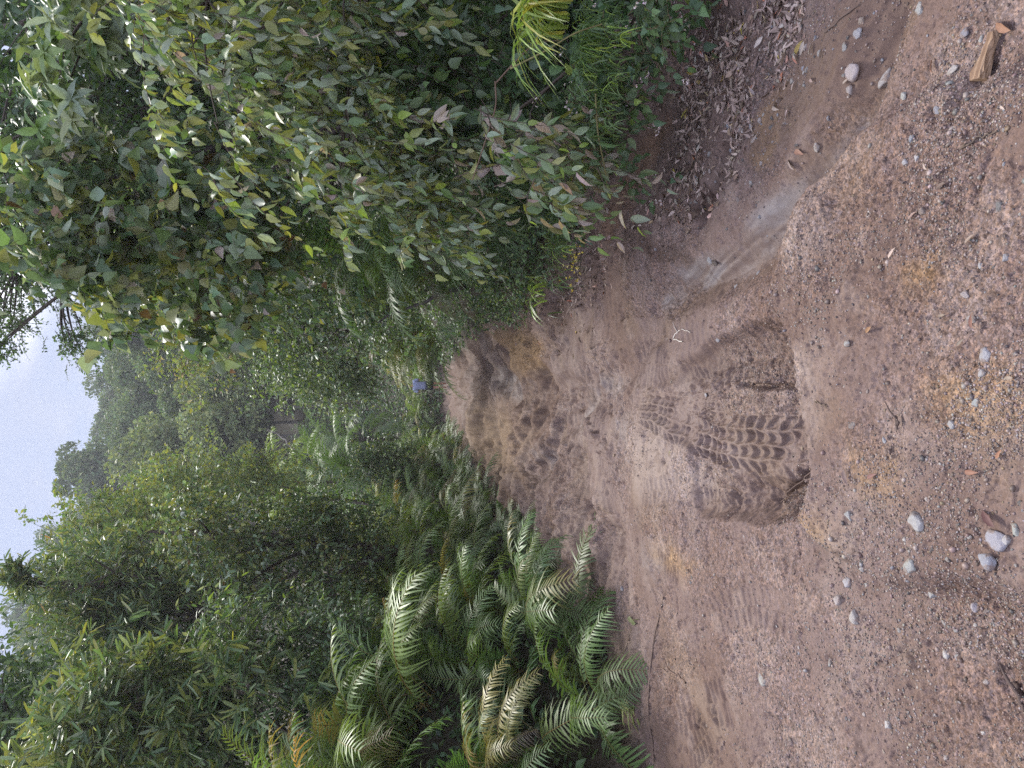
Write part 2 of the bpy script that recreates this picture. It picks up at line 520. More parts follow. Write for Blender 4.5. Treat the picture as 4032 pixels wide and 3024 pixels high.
def coarse(X, Y):
    xl = np.interp(Y, LY, LX); xr = np.interp(Y, RY, RX)
    dl = xl - X; dr = X - xr
    w = 1 - ss(36, 60, Y)
    z = w * (1.75 * ss(0.1, 1.6, dl) + 0.28 * np.clip(dl - 1.2, 0, 40))
    z = z + w * (0.22 * ss(-0.15, 0.45, dr) + 1.1 * ss(0.4, 2.6, dr) + 0.38 * np.clip(dr - 2, 0, 40))
    side = np.where(dl > 0, 0.28 * np.clip(dl - 1.2, 0, 40), 0.38 * np.clip(dr - 2, 0, 40))
    z = z + (1 - w) * side * .9
    z = z + 1.2 * ss(32.6, 35.5, Y) * (1 - ss(60, 80, np.abs(X)))
    hill = 0.405 * np.clip(Y - 36, 0, 80) + 0.1 * np.clip(Y - 116, 0, 100)
    z = z + hill * (1 + 0.0032 * np.clip(-X, -60, 90)) + 6 * (fbm(X, Y, 40, 3, 5) - 0.5) * ss(40, 90, Y)
    return z


def profile(X, Y):
    """the whole ground: coarse land, ruts, hole, heaps, prints, gravel; returns z and the masks"""
    z = coarse(X, Y)
    near = (Y > 1.0) & (Y < 42) & (np.abs(X) < 7)
    K = {k: np.zeros(X.shape) for k in ('pit', 'print', 'silt', 'wash', 'near', 'rightpit', 'leftpit')}
    if not near.any():
        return z, K
    x, y = X[near], Y[near]
    jx = x + 0.05 * (fbm(x, y, .18, 3, 31) - .5); jy = y + 0.05 * (fbm(x, y, .18, 3, 41) - .5)
    dz = 0.10 * (fbm(x, y, 1.3, 3, 3) - .5) + 0.05 * (fbm(x, y, .35, 3, 9) - .5)
    nr = ss(0.05, -0.10, sdf(jx, jy, NEAR))
    nearh = ss(0.012, -0.03, sdf(jx, jy, NEAR))
    dz += 0.085 * ss(0.035, -0.06, sdf(jx, jy, NEAR))
    dz += 0.07 * ss(0.08, -0.22, sdf(jx, jy, BERM))
    hs = sdf(jx, jy, HOLE)
    pit = ss(0.02, -0.16, hs)
    lip = sdf(jx, jy, HOLE)
    deep = ss(5.2, 2.9, y)
    dz += -(0.02 + 0.11 * deep) * ss(0.012, -0.05, lip) * (0.4 + 0.6 * pit) * (1 - .45 * nearh * (lip > 0))
    pr = ss(0.02, -0.05, sdf(jx, jy, PRINT))
    dz += -0.018 * pr * deep
    rp = ss(0.03, -0.07, sdf(jx, jy, RIGHTPIT))
    dz += -0.03 * rp
    lp = ss(0.03, -0.10, sdf(jx, jy, LEFTPIT))
    dz += -0.05 * lp * (1 + 2.4 * (fbm(x, y, .09, 3, 77) - .5))
    dz += .06 * pit * (1 - pr) * (fbm(x, y, .06, 3, 78, .6) - .5) + .03 * pr * (fbm(x, y, .16, 3, 79) - .5)
    ch = ss(0.10, -0.14, sdf(jx, jy, CHANNEL))
    dz += -0.12 * ch
    wx = jx + .16 * (fbm(x, y, .45, 3, 33) - .5); wy = jy + .22 * (fbm(x, y, .4, 3, 35) - .5)
    si = ss(0.06, -0.06, sdf(wx, wy, SILT)) * ss(.12, .42, fbm(x, y, .3, 3, 37))
    for q in SILTPATCHES:
        si = np.maximum(si, ss(0.12, -0.12, sdf(wx, wy, q)) * .55)
    dz *= 1
    wash = np.maximum(ss(0.06, -0.06, sdf(jx, jy, BROWNWASH)), si)
    for ix, iy, r, h in BUMPS:
        c = gp(ix, iy)
        d = np.hypot(jx - c[0], (jy - c[1]) * .8) / r
        dz += h * np.exp(-1.6 * d ** 2.4)
    for ix, iy, r, h in DENTS:
        c = gp(ix, iy)
        d = np.hypot(jx - c[0], (jy - c[1])) / r
        dz += -h * np.exp(-1.5 * d ** 3)
    pm = np.zeros(x.shape)
    for pts, hw, pitch, dep, kind in PRINTS:
        p = gpoly(pts)
        lo, hi = p.min(0) - hw - .1, p.max(0) + hw + .1
        m = (x > lo[0]) & (x < hi[0]) & (y > lo[1]) & (y < hi[1])
        if not m.any():
            continue
        s, t, L = path_st(x[m] + .03 * (fbm(x[m], y[m], .09, 3, 8) - .5), y[m] + .045 * (fbm(x[m], y[m], .10, 3, 12) - .5), p)
        taper = ss(0, .25 * L, s) * ss(L, L - .05, s) if kind == 'bar' else ss(-.02, .6, s) * ss(L + .03, L, s)
        u = t / (hw * (.45 + .55 * ss(0, 1.1, s)) if kind == 'lug' else hw)
        inside = ss(1.08, .92, np.abs(u))
        if kind == 'lug':
            row = np.clip(np.floor((u + 1) * 2), 0, 3); v = (u + 1) * 2 - row
            outer = (row == 0) | (row == 3)
            skew = np.where(outer, np.where(row == 0, 1, -1) * .9 * v, .55 * (2 * v - 1) ** 2)
            f = (s / pitch + .5 * (row % 2) + skew) % 1.0
            pocket = ss(.03, .20, f) * ss(1.0, .55, f) * ss(0, .22, v) * ss(1, .78, v)
            dep_here = dep * (.55 + .9 * fbm(x[m], y[m], .10, 2, 5)) * (.25 + .75 * ss(.28, .52, fbm(x[m], y[m], .13, 3, 6)))
        else:
            row = (u > 0) * 1.0
            f = (s / pitch + .5 * row + .25 * np.abs(u)) % 1.0
            pocket = ss(.08, .35, f) * ss(1.0, .72, f)
            dep_here = dep * ss(.32, .55, fbm(x[m], y[m], .22, 2, 15))
        h = -dep_here * (1.5 if kind == 'bar' else 1.0) * inside * taper * (pocket - .35)
        dz[m] += h
        pm[m] = np.maximum(pm[m], inside * taper)
    for pts, hw, dep in CRACKS:
        p = gpoly(pts)
        lo, hi = p.min(0) - 3 * hw - .1, p.max(0) + 3 * hw + .1
        m = (x > lo[0]) & (x < hi[0]) & (y > lo[1]) & (y < hi[1])
        s, t, L = path_st(x[m] + (.02 + hw) * (fbm(x[m], y[m], .05 + hw, 3, 91) - .5), y[m] + (.02 + 1.6 * hw) * (fbm(x[m], y[m], .05 + hw, 3, 92) - .5), p)
        dz[m] += -dep * np.exp(-(t / hw) ** 2) * ss(-.01, .05, s) * ss(L + .01, L - .05, s)
    # gravel and crumbs
    smooth = np.clip(np.maximum(si * .8, np.maximum(wash * .45, pm * .8)), 0, 1)
    rough = 1 - smooth
    fade = ss(26, 6, y)
    patch = ss(.38, .62, fbm(x, y, .5, 3, 61))
    cd, cr = cells(x, y, .022, 3)
    dz += rough * fade * .007 * (.4 + .6 * patch) * (np.clip(.62 - cd, 0, 1) * (.4 + 1.6 * (cr > .6)))
    cd2, cr2 = cells(x, y, .055, 13)
    dz += rough * (.35 + .65 * patch) * .010 * np.clip(.42 - cd2, 0, 1) * (cr2 > .62) * 2
    dz += rough * (.013 + .0045 * np.clip(y - 2.5, 0, 8)) * (fbm(x, y, .07 + .004 * 0, 4, 71, .62) - .5) * (.5 + patch)
    dz += rough * .27 * ss(3.6, 8, y) * (fbm(x, y, .32, 4, 73, .62) - .5) + .36 * ss(4.5, 10, y) * (np.abs(fbm(x, y, .9, 4, 75) - .5) * 2 - .30) + .40 * ss(6, 12, y) * ss(30, 20, y) * (fbm(x, y, 1.9, 3, 83) - .5)
    dz += smooth * .004 * (fbm(x, y, .05, 3, 72) - .5)
    hol = fbm(x, y, .045, 3, 51)
    dz += -rough * (.007 + .004 * np.clip(y - 2.5, 0, 4)) * ss(.60, .74, hol)
    # ripples where vehicles spun, drawn across the track
    rp2 = fbm(x, y, .6, 2, 19)
    ph = (y + .25 * x + .16 * fbm(x, y, .3, 2, 23)) / (.055 + .011 * y)
    dz += rough * ss(.46, .58, rp2) * ss(3.4, 4.6, y) * ss(24, 14, y) * (.004 + .0019 * y) * np.sin(2 * math.pi * ph)
    # flow lines in the wash
    s, t, L = path_st(x, y, gpoly([(3480, -60), (3300, 420), (3060, 760), (2850, 960), (2600, 1190)]))
    dz += wash * .004 * np.sin(t * 90 + 5 * fbm(s, t * 6, .6, 2, 4) * 3)
    z = z.copy(); z[near] += dz * ss(42, 34, y)
    for k, v in (('pit', pit), ('print', pm), ('silt', si), ('wash', wash), ('near', nr), ('rightpit', rp), ('leftpit', lp)):
        K[k][near] = v
    return z, K


def gz(X, Y):
    X = np.atleast_1d(np.asarray(X, float)); Y = np.atleast_1d(np.asarray(Y, float))
    return profile(X, Y)[0]


def build_ground():
    rowsV = np.r_[np.arange(4330, 3300, -3.0), np.arange(3300, 2380, -2.0), np.arange(2380, 1738, -1.7)]
    q = ray(rowsV, np.full(rowsV.shape, 1512.0))
    t = -EYE / q[:, 2]
    Yn = q[:, 1] * t; Tn = t
    Yf = Yn[-1] * (420 / Yn[-1]) ** (np.linspace(0, 1, 150)[1:])
    Yb = np.r_[-60, -30, -15, -8, -4, -2, -1, -.3, .2, .6, .9, 1.1]
    Yb = Yb[Yb < Yn[0] - .03]
    rows = np.r_[Yb, Yn, Yf]; tr = np.r_[np.full(len(Yb), Tn[0]), Tn, Yf * Tn[-1] / Yn[-1]]
    ycol = np.arange(3024 + 330, -330, -3.4)
    a = (1512 - ycol) / F
    ext = a[-1] * (28 / a[-1]) ** (np.linspace(0, 1, 46)[1:])
    a = np.r_[-ext[::-1], a, ext]
    X = a[None] * tr[:, None]; Y = np.repeat(rows[:, None], len(a), 1)
    nr_, nc = X.shape
    Xf, Yf_ = X.ravel(), Y.ravel()
    z, K = profile(Xf, Yf_)
    # ---- colour
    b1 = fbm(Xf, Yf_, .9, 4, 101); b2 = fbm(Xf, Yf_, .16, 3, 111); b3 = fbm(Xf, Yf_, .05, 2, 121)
    c_mauve = np.array([.238, .162, .132]); c_brown = np.array([.205, .133, .100]); c_pale = np.array([.34, .25, .20])
    k = ss(.35, .65, b1)[:, None]
    col = c_mauve * k + c_brown * (1 - k)
    k = (ss(.52, .72, b2) * .45)[:, None]
    col = col * (1 - k) + c_pale * k
    k = (ss(.58, .75, fbm(Xf, Yf_, .4, 3, 141)) * .35)[:, None]
    col = col * (1 - k) + np.array([.26, .175, .11]) * k

    def paint(m, c, s=1.0):
        nonlocal col
        kk = np.clip(m * s, 0, 1)[:, None]
        col = col * (1 - kk) + np.array(c) * kk

    jit = .6 + .8 * fbm(Xf, Yf_, .12, 3, 151)
    sel = (Yf_ > 1) & (Yf_ < 42) & (np.abs(Xf) < 7)
    jx = Xf[sel] + .14 * (fbm(Xf[sel], Yf_[sel], .2, 3, 161) - .5); jy = Yf_[sel] + .2 * (fbm(Xf[sel], Yf_[sel], .25, 3, 171) - .5)

    def msk(poly, soft):
        m = np.zeros(Xf.shape); m[sel] = ss(soft, -soft, sdf(jx, jy, poly)); return m

    paint(K['pit'] * jit, (.205, .135, .100), .15)
    paint(K['rightpit'] * jit, (.165, .105, .076), .6)
    for q_ in PALE: paint(msk(q_, .12) * jit, (.41, .315, .255), .6)
    for q_ in ORANGE: paint(msk(q_, .10) * jit, (.37, .225, .105), .75)
    paint(msk(LITTER, .10), (.19, .125, .095), .55)
    paint(msk(BROWNWASH, .07), (.195, .125, .088), .85)
    paint(msk(CHANNEL, .05), (.225, .15, .108), .7)
    paint(msk(SANDWASH, .05), (.36, .225, .12), .7)
    paint(msk(REDBANK, .08), (.235, .140, .085), .7)
    paint(msk(TANBANK, .2), (.36, .225, .11), .8)
    paint(msk(TANHEAP, .5) * jit, (.37, .255, .155), .65)
    for q_ in DARK: paint(msk(q_, .05), (.12, .075, .052), .65)  # darker soil tone along the crevice and in the hollows
    flow = np.zeros(Xf.shape)
    s_, t_, _L = path_st(Xf[sel], Yf_[sel], gpoly([(3480, -60), (3300, 420), (3060, 760), (2850, 960), (2600, 1190)]))
    flow[sel] = fbm(s_ * .25, t_ * 2.4, .12, 3, 181)
    paint(K['silt'] * (.3 + 1.1 * flow), (.31, .262, .240), .8)
    paint(K['silt'] * ss(.55, .7, flow), (.38, .335, .315), .4)
    paint(K['wash'] * ss(.5, .42, flow) * .5, (.20, .125, .09))
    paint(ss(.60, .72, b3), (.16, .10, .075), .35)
    paint(ss(.58, .68, fbm(Xf, Yf_, .16, 4, 191, .65)) * ss(4, 8, Yf_), (.15, .105, .08), .15)
    # under the plants: dark humus
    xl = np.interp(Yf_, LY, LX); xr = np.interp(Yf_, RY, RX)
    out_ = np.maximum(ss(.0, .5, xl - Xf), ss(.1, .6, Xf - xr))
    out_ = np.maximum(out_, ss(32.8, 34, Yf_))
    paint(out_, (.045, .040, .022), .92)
    wet = np.clip(.2 * ss(.4, .7, b1) + .35 * K['wash'] + .2 * K['silt'] + .3 * K['pit'], 0, 1)
    grit = np.clip((.30 + .7 * ss(.35, .6, fbm(Xf, Yf_, .35, 3, 131))) * (1 - .85 * np.maximum(K['silt'], K['wash'])) * (1 - .45 * K['print']), 0, 1) * ss(30, 5, Yf_)
    idx = np.arange(nr_ * nc).reshape(nr_, nc)
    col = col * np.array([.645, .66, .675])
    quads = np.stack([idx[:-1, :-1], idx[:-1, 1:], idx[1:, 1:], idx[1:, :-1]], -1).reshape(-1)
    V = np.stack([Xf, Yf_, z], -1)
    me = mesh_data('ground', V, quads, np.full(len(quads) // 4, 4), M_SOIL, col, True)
    for nm, arr in (('Wet', wet), ('Grit', grit)):
        at_ = me.attributes.new(nm, 'FLOAT', 'POINT'); at_.data.foreach_set('value', arr.astype(np.float32))
    return tag(link('ground', me), 'brown wet gravel and mud track between ferny banks with wooded hill behind', 'ground', None, 'structure')


build_ground()

# ------------------------------------------------------------------ leaf shapes: unit length along +Y, width along X, fold along Z
def leaf_tmpl(stations, fold=.06, curl=-.12, tipy=1.0):
    """stations [(y, half width)]; midrib plus two edges"""
    V = [(0, 0, 0)]; loops, cnt = [], []
    prev = None
    def zc(y): return curl * y * y
    for (y, w) in stations:
        b = len(V)
        V += [(0, y, zc(y)), (-w, y - .02, zc(y) + fold), (w, y - .02, zc(y) + fold)]
        if prev is None:
            loops += [0, b, b + 1, 0, b + 2, b]; cnt += [3, 3]
        else:
            p = prev
            loops += [p, b, b + 1, p + 1, p, p + 2, b + 2, b]; cnt += [4, 4]
        prev = b
    b = len(V); V.append((0, tipy, zc(tipy)))
    loops += [prev, b, prev + 1, prev, prev + 2, b]; cnt += [3, 3]
    return np.array(V, float), np.array(loops), np.array(cnt)


T_OVATE = leaf_tmpl([(.16, .17), (.45, .27), (.76, .17)], .09, -.26)
T_BROAD = leaf_tmpl([(.10, .25), (.35, .38), (.68, .22)], .09, -.28)
T_LANCE = leaf_tmpl([(.25, .12), (.6, .12)], .03, -.1)
T_STRAP = leaf_tmpl([(.15, .055), (.5, .085), (.88, .062)], .02, -.12)
T_SMALL = (np.array([(0, 0, 0), (-.28, .5, .06), (0, 1, -.05), (.28, .5, .06)], float), np.array([0, 2, 1, 0, 3, 2]), np.array([3, 3]))
T_BLADE = leaf_tmpl([(.15, .014), (.4, .016), (.7, .011)], .004, 0)


def palette(n, pal):
    cols = np.array([c for c, w in pal], float); w = np.array([w for c, w in pal], float); w /= w.sum()
    c = cols[rng.choice(len(cols), n, p=w)] * 1.36
    return c * rng.uniform(.72, 1.28, (n, 1)) * rng.uniform(.93, 1.07, (n, 3))


GREY = (.20, .25, .165); OLIVE = (.185, .200, .055); MID = (.094, .150, .056); DEEP = (.044, .082, .030); LIME = (.20, .28, .055)
TEAL = (.085, .140, .072); PINK = (.28, .22, .18); BROWN = (.15, .085, .04); ORNG = (.36, .17, .05); PALEG = (.155, .200, .085); YEL = (.34, .33, .06)


def foliage(geo, twig_geo, C, R, nt=10, nl=8, size=.08, tmpl=T_OVATE, pal=((MID, 1),), bias=(0, 0, .25), droop=.5, upw=.8, spread=.35, twig_r=.0025,
            rosette=False, width=1.0, twig_col=(.075, .05, .035), jit=.6, sag=.25, reach=1.0):
    """leafy twigs in clumps with centres C (n,3) and radii R (n,)"""
    C = np.asarray(C, float); R = np.asarray(R, float)
    n = len(C)
    c = np.repeat(C, nt, 0); r = np.repeat(R, nt)[:, None]
    m = len(c)
    u = unit(rand_dirs(m) + np.asarray(bias))
    st = c - u * r * .15 + rng.normal(size=(m, 3)) * r * spread
    L = r * reach * rng.uniform(.6, 1.1, (m, 1))
    tt = np.linspace(0, 1, 4)
    down = np.array([0, 0, -1.0])
    P = st[:, None] + u[:, None] * L[:, None] * tt[None, :, None] + down * (sag * L[:, None] * (tt ** 2)[None, :, None])
    if twig_geo is not None:
        twig_geo.tubes(P, twig_r * np.array([1.3, 1, .8, .4])[None] * np.ones((m, 1)), 3, twig_col)
    t = np.linspace(.12, 1, nl)[None, :, None] + rng.uniform(-.04, .04, (m, nl, 1))
    if rosette:
        t = .55 + .45 * t
    pos = st[:, None] + u[:, None] * L[:, None] * t + down * sag * L[:, None] * t ** 2
    side = unit(np.cross(u, np.array([0, 0, 1.0]) + .5 * rng.normal(size=(m, 3))))
    sgn = np.where(np.arange(nl) % 2 == 0, 1.0, -1.0)[None, :, None]
    up2 = np.cross(side, u)
    if rosette:
        ang = rng.uniform(0, 2 * math.pi, (m, nl, 1))
        D = .7 * u[:, None] + side[:, None] * np.cos(ang) + up2[:, None] * np.sin(ang) + droop * down
    else:
        D = .5 * u[:, None] + .75 * sgn * side[:, None] + droop * down + .3 * rng.normal(size=(m, nl, 3))
    Nn = np.array([0, 0, upw]) + jit * rng.normal(size=(m, nl, 3))
    k = m * nl
    geo.leaves(pos.reshape(k, 3), D.reshape(k, 3), Nn.reshape(k, 3), size * (.45 + .85 * rng.random(k) ** .8), tmpl, palette(k, pal), width * rng.uniform(.85, 1.15, k))


def fill(regions, n, d, r, dy=0.0):
    """clump centres: n points inside outlines seen in the photograph, each at a depth drawn from d; radii from r"""
    pts = []
    poly = np.array(regions, float)
    lo, hi = poly.min(0), poly.max(0)
    while len(pts) < n:
        a = rng.uniform(lo, hi, (200, 2))
        ins = sdf(a[:, 0], a[:, 1], poly) < 0
        pts += list(a[ins])
    pts = np.array(pts[:n])
    dd = rng.uniform(d[0], d[1], n)
    C = at(pts[:, 0], pts[:, 1], dd)
    return C, rng.uniform(r[0], r[1], n)


def branches(geo, base, top, C, r0, col=(.075, .055, .04), wob=.15, hstart=.25, sides=5):
    """a tapered trunk from base to top and a limb from it to each clump"""
    base = np.array(base, float); top = np.array(top, float)
    k = 9
    t = np.linspace(0, 1, k)
    L = np.linalg.norm(top - base)
    w = np.cumsum(rng.normal(size=(k, 3)) * wob * L / k * np.array([1, 1, .2]), 0); w -= w[0]
    P = base + (top - base) * t[:, None] + w * (t * (1 - t * .6))[:, None]
    geo.tubes(P[None], (r0 * (1 - .75 * t))[None], max(sides, 6), col)
    C = np.asarray(C)
    if len(C) == 0:
        return
    m = max(1, int(math.ceil(len(C) / 6)))
    hub = C[rng.permutation(len(C))[:m]]
    for _ in range(3):
        own = np.argmin(((C[:, None] - hub[None]) ** 2).sum(-1), 1)
        hub = np.array([C[own == q].mean(0) if (own == q).any() else hub[q] for q in range(m)])
    hub = hub * .82 + np.array([*base[:2], 0]) * .18 * np.array([1, 1, 0]) + hub * np.array([0, 0, .16])
    rel = np.clip((hub[:, 2] - base[2]) / max(top[2] - base[2], .1) - .22, hstart * .6, .95)
    S = np.stack([np.interp(rel, t, P[:, i]) for i in range(3)], -1)
    q = np.linspace(0, 1, 7)

    def limbs(S, E, r_a, r_b, lift):
        d = np.linalg.norm(E - S, axis=1, keepdims=True)
        mid = (S + E) / 2 + np.array([0, 0, lift]) * d + rng.normal(size=E.shape) * .09 * d
        B = S[:, None] * ((1 - q) ** 2)[None, :, None] + 2 * mid[:, None] * (q * (1 - q))[None, :, None] + E[:, None] * (q ** 2)[None, :, None]
        geo.tubes(B, r_a[:, None] * (1 - q)[None] + r_b[:, None] * q[None], sides, col)
    ra = r0 * .55 * (1 - .5 * rel)
    limbs(S, hub, ra, ra * .45, .12)
    limbs(hub[own], C, ra[own] * .45, ra[own] * .14, .08)


def plant(name, label, cat, C, R, base=None, top=None, r0=.04, mat=None, wood='trunk', leafname='crown', group=None, bark=(.075, .055, .04), **kw):
    C = np.asarray(C); ctr = C.mean(0)
    if base is None:
        base = (ctr[0], ctr[1])
    b = np.array([base[0], base[1], gz(base[0], base[1])[0] - .03])
    if top is None:
        top = C[np.argmax(C[:, 2])] * .7 + ctr * .3
    root = thing(name, label, cat, b, group)
    g, w = Geo(), Geo()
    branches(w, b, top, C, r0, bark)
    foliage(g, w, C, R, **kw)
    for ge in (g, w):
        ge.v = [v - b for v in ge.v]
    link(wood, w.mesh(wood, M_BARK), root)
    link(leafname, g.mesh(leafname, mat or M_LEAF), root)
    return root, b


# ------------------------------------------------------------------ right side, near: overhanging broad-leaved bush
SPRAY = dict(tmpl=T_OVATE, droop=1.0, upw=.45, jit=.6, width=.85, bias=(-.75, -.35, -.30), sag=.45, spread=.45, reach=1.45)
P1 = ((GREY, 5), (OLIVE, 3.2), (MID, 3), (LIME, .8), (PINK, .25), (YEL, .12))
C, R = fill([(520, -80), (560, 200), (640, 330), (820, 460), (960, 600), (1130, 740), (1330, 800), (1500, 760), (1560, 500), (1520, 200), (1500, -80)], 46, (3.9, 5.0), (.28, .42))
plant('broadleaf_bush', 'large bush with drooping grey-green oval leaves overhanging the right of the track', 'bush', C, R, (3.6, 4.6), at(560, -150, 4.9), .05,
      M_LEAF_PINK, nt=7, nl=14, size=.088, pal=P1, **SPRAY)
C, R = fill([(1330, 620), (1500, 700), (1560, 900), (1760, 960), (1820, 880), (1700, 700), (1560, 560)], 11, (4.6, 5.4), (.24, .34))
plant('broadleaf_bush', 'low hanging sprays of pale toothed leaves beside the dark fern hollow', 'bush', C, R, (2.9, 5.6), at(1250, 480, 5.4), .03,
      M_LEAF_PINK, nt=7, nl=12, size=.085, pal=P1, **SPRAY)
C, R = fill([(1880, 560), (2060, 480), (2250, 580), (2330, 680), (2200, 760), (2000, 700)], 12, (3.7, 4.4), (.2, .3))
plant('broadleaf_shrub', 'low shrub whose pink leaf undersides show above the dirt bank', 'shrub', C, R, (2.25, 4.3), at(1900, 560, 4.3), .018,
      M_LEAF_PINK, nt=6, nl=9, size=.085, wood='stem', leafname='foliage', pal=((GREY, 3), (MID, 3), (PINK, 2.4), (OLIVE, 1.2), (LIME, .5)), **SPRAY)
C, R = fill([(1480, -80), (1500, 400), (1620, 560), (1900, 560), (2100, 420), (2150, 150), (2150, -80)], 30, (4.4, 5.4), (.3, .45))
plant('broadleaf_bush', 'shaded dark green bush behind the bright grass tuft', 'bush', C, R, (3.3, 5.0), at(1600, 100, 5.2), .03,
      M_LEAF, nt=9, nl=8, size=.085, wood='stem', leafname='foliage', tmpl=T_BROAD, pal=((DEEP, 4), (TEAL, 3), (MID, 2), (LIME, .25)), droop=.6, upw=.5, bias=(-.3, -.3, 0))
# palmate tree, top right corner
def palmate(geo, C, Rr, n_per, size, pal, u_up=.6):
    for c, r in zip(C, Rr):
        hub = c + rand_dirs(n_per) * r * rng.uniform(.4, 1, (n_per, 1)) * np.array([1, 1, .7])
        ax = unit(rand_dirs(n_per) * .7 + np.array([-.3, -.5, .2]))
        for h, a in zip(hub, ax):
            e1 = unit(np.cross(a, rand_dirs(1)[0])); e2 = np.cross(a, e1)
            k = 6
            an = np.linspace(0, 2 * math.pi, k, endpoint=False) + rng.uniform(0, 1)
            D = e1 * np.cos(an)[:, None] + e2 * np.sin(an)[:, None] + .35 * a + np.array([0, 0, -.35])
            geo.leaves(np.repeat(h[None], k, 0), D, np.repeat((a + np.array([0, 0, .5]))[None], k, 0), size * rng.uniform(.8, 1.2, k), T_OVATE,
                       np.repeat(palette(1, pal), k, 0), .8)


b = np.array([4.9, 6.6, gz(4.9, 6.6)[0]])
root = thing('five_finger_tree', 'tree with big hand-shaped leaf clusters in the dark upper right corner', 'tree', b)
g, w = Geo(), Geo()
C, R = fill([(30, 300), (60, 220), (330, 240), (500, 40), (420, -60), (250, 60), (320, 330), (330, 440), (190, 430)], 13, (6.0, 6.8), (.28, .42))
C2, R2 = fill([(-100, -100), (-100, 420), (300, 420), (480, 120), (480, -100)], 9, (7.2, 8.2), (.35, .5))
CA, RA = np.r_[C, C2], np.r_[R, R2]
branches(w, b, at(100, -100, 7.2), CA, .07)
palmate(g, C, R, 6, .17, ((GREY, 3), (MID, 2), (PALEG, 2)))
palmate(g, C2, R2, 9, .17, ((DEEP, 3), (TEAL, 2)))
foliage(g, w, C2, R2, nt=8, nl=6, size=.07, pal=((DEEP, 1),))
for ge in (g, w): ge.v = [v - b for v in ge.v]
link('trunk', w.mesh('trunk', M_BARK), root); link('crown', g.mesh('crown', M_LEAF_GLOSS), root)

# dark backing trees right
C, R = fill([(-150, -200), (-150, 800), (300, 760), (700, 600), (1100, 620), (1300, 400), (1300, -200)], 48, (8.0, 10.5), (.55, .85))
plant('forest_tree', 'dark leafy tree deep in shade behind the palmate leaves', 'tree', C, R, (5.5, 9.4), at(-100, 100, 9.5), .12, M_LEAF,
      nt=14, nl=10, size=.085, pal=((DEEP, 5), (TEAL, 2), (MID, 1)), droop=.4)
C, R = fill([(-300, -300), (-300, 1000), (120, 1000), (500, 700), (900, 640), (1300, 500), (1300, -300)], 150, (11.0, 14.5), (.85, 1.2))
plant('forest_tree', 'tall dark evergreen tree filling the top right corner behind everything', 'tree', C, R, (7.2, 13), at(-250, 100, 13), .16, M_LEAF,
      nt=16, nl=10, size=.14, tmpl=T_BROAD, pal=((DEEP, 5), (TEAL, 1), (MID, 1)), droop=.4)
C, R = fill([(500, 500), (480, 1100), (900, 1180), (1450, 1180), (1560, 900), (1500, 400), (900, 300)], 90, (17, 24), (1.0, 1.6))
plant('forest_tree', 'dense dark tree closing the view behind the right hand shrubs', 'tree', C, R, (6.5, 20), at(500, 900, 20), .16, M_LEAF,
      nt=16, nl=10, size=.2, tmpl=T_BROAD, pal=((DEEP, 4), (TEAL, 2), (MID, 2)), droop=.4)
# lobed-leaf tree leaning over the track
PL = ((OLIVE, 2.6), (TEAL, 3), (GREY, 2.6), (MID, 3), (BROWN, .12), (PINK, .15))
C, R = fill([(-120, 620), (60, 560), (420, 640), (900, 600), (1050, 800), (1080, 1050), (1000, 1180), (900, 1290), (760, 1320), (560, 1300), (380, 1240),
             (280, 1120), (120, 1060), (-120, 1000)], 62, (6.3, 7.9), (.34, .5))
plant('lobed_leaf_tree', 'slender tree with broad lobed leaves leaning out towards the sky gap', 'tree', C, R, (3.1, 7.6), at(-60, 800, 7.4), .06, M_LEAF_PINK,
      nt=11, nl=8, size=.125, tmpl=T_BROAD, pal=PL, droop=.7, upw=.55, bias=(-.3, -.2, .05), bark=(.05, .035, .028))
C, R = fill([(900, 950), (1050, 760), (1400, 820), (1560, 960), (1500, 1150), (1200, 1230), (950, 1200)], 34, (8.2, 10.0), (.4, .6))
plant('forest_tree', 'leafy mid-green tree above the dark fern hollow on the right', 'tree', C, R, (3.9, 9.6), at(800, 900, 9.5), .06, M_LEAF,
      nt=13, nl=9, size=.085, pal=((MID, 3), (TEAL, 3), (DEEP, 2), (OLIVE, 1)), droop=.5, bias=(-.3, -.2, .1))
# fine-leaved tree against the sky, top
C, R = fill([(-150, 900), (-150, 1350), (-40, 1400), (60, 1310), (150, 1240), (260, 1290), (330, 1350), (330, 1220), (260, 1080), (100, 900)], 34, (11.5, 13.5), (.35, .55))
C2, R2 = fill([(-40, 1380), (20, 1420), (20, 1330)], 3, (11.5, 12), (.22, .3))
C3, R3 = fill([(230, 1330), (260, 1410), (330, 1400), (320, 1330)], 4, (11.5, 12), (.22, .3))
C, R = np.r_[C, C2, C3], np.r_[R, R2, R3]
plant('fine_leaf_tree', 'tree with small fine leaves and bare twig ends silhouetted against the sky', 'tree', C, R, (5.0, 13), at(-200, 900, 12.6), .12, M_LEAF_FAR,
      nt=14, nl=12, size=.055, tmpl=T_SMALL, pal=((DEEP, 2), (MID, 2), (TEAL, 1)), droop=.2, twig_r=.004, bias=(-.4, -.2, 0))
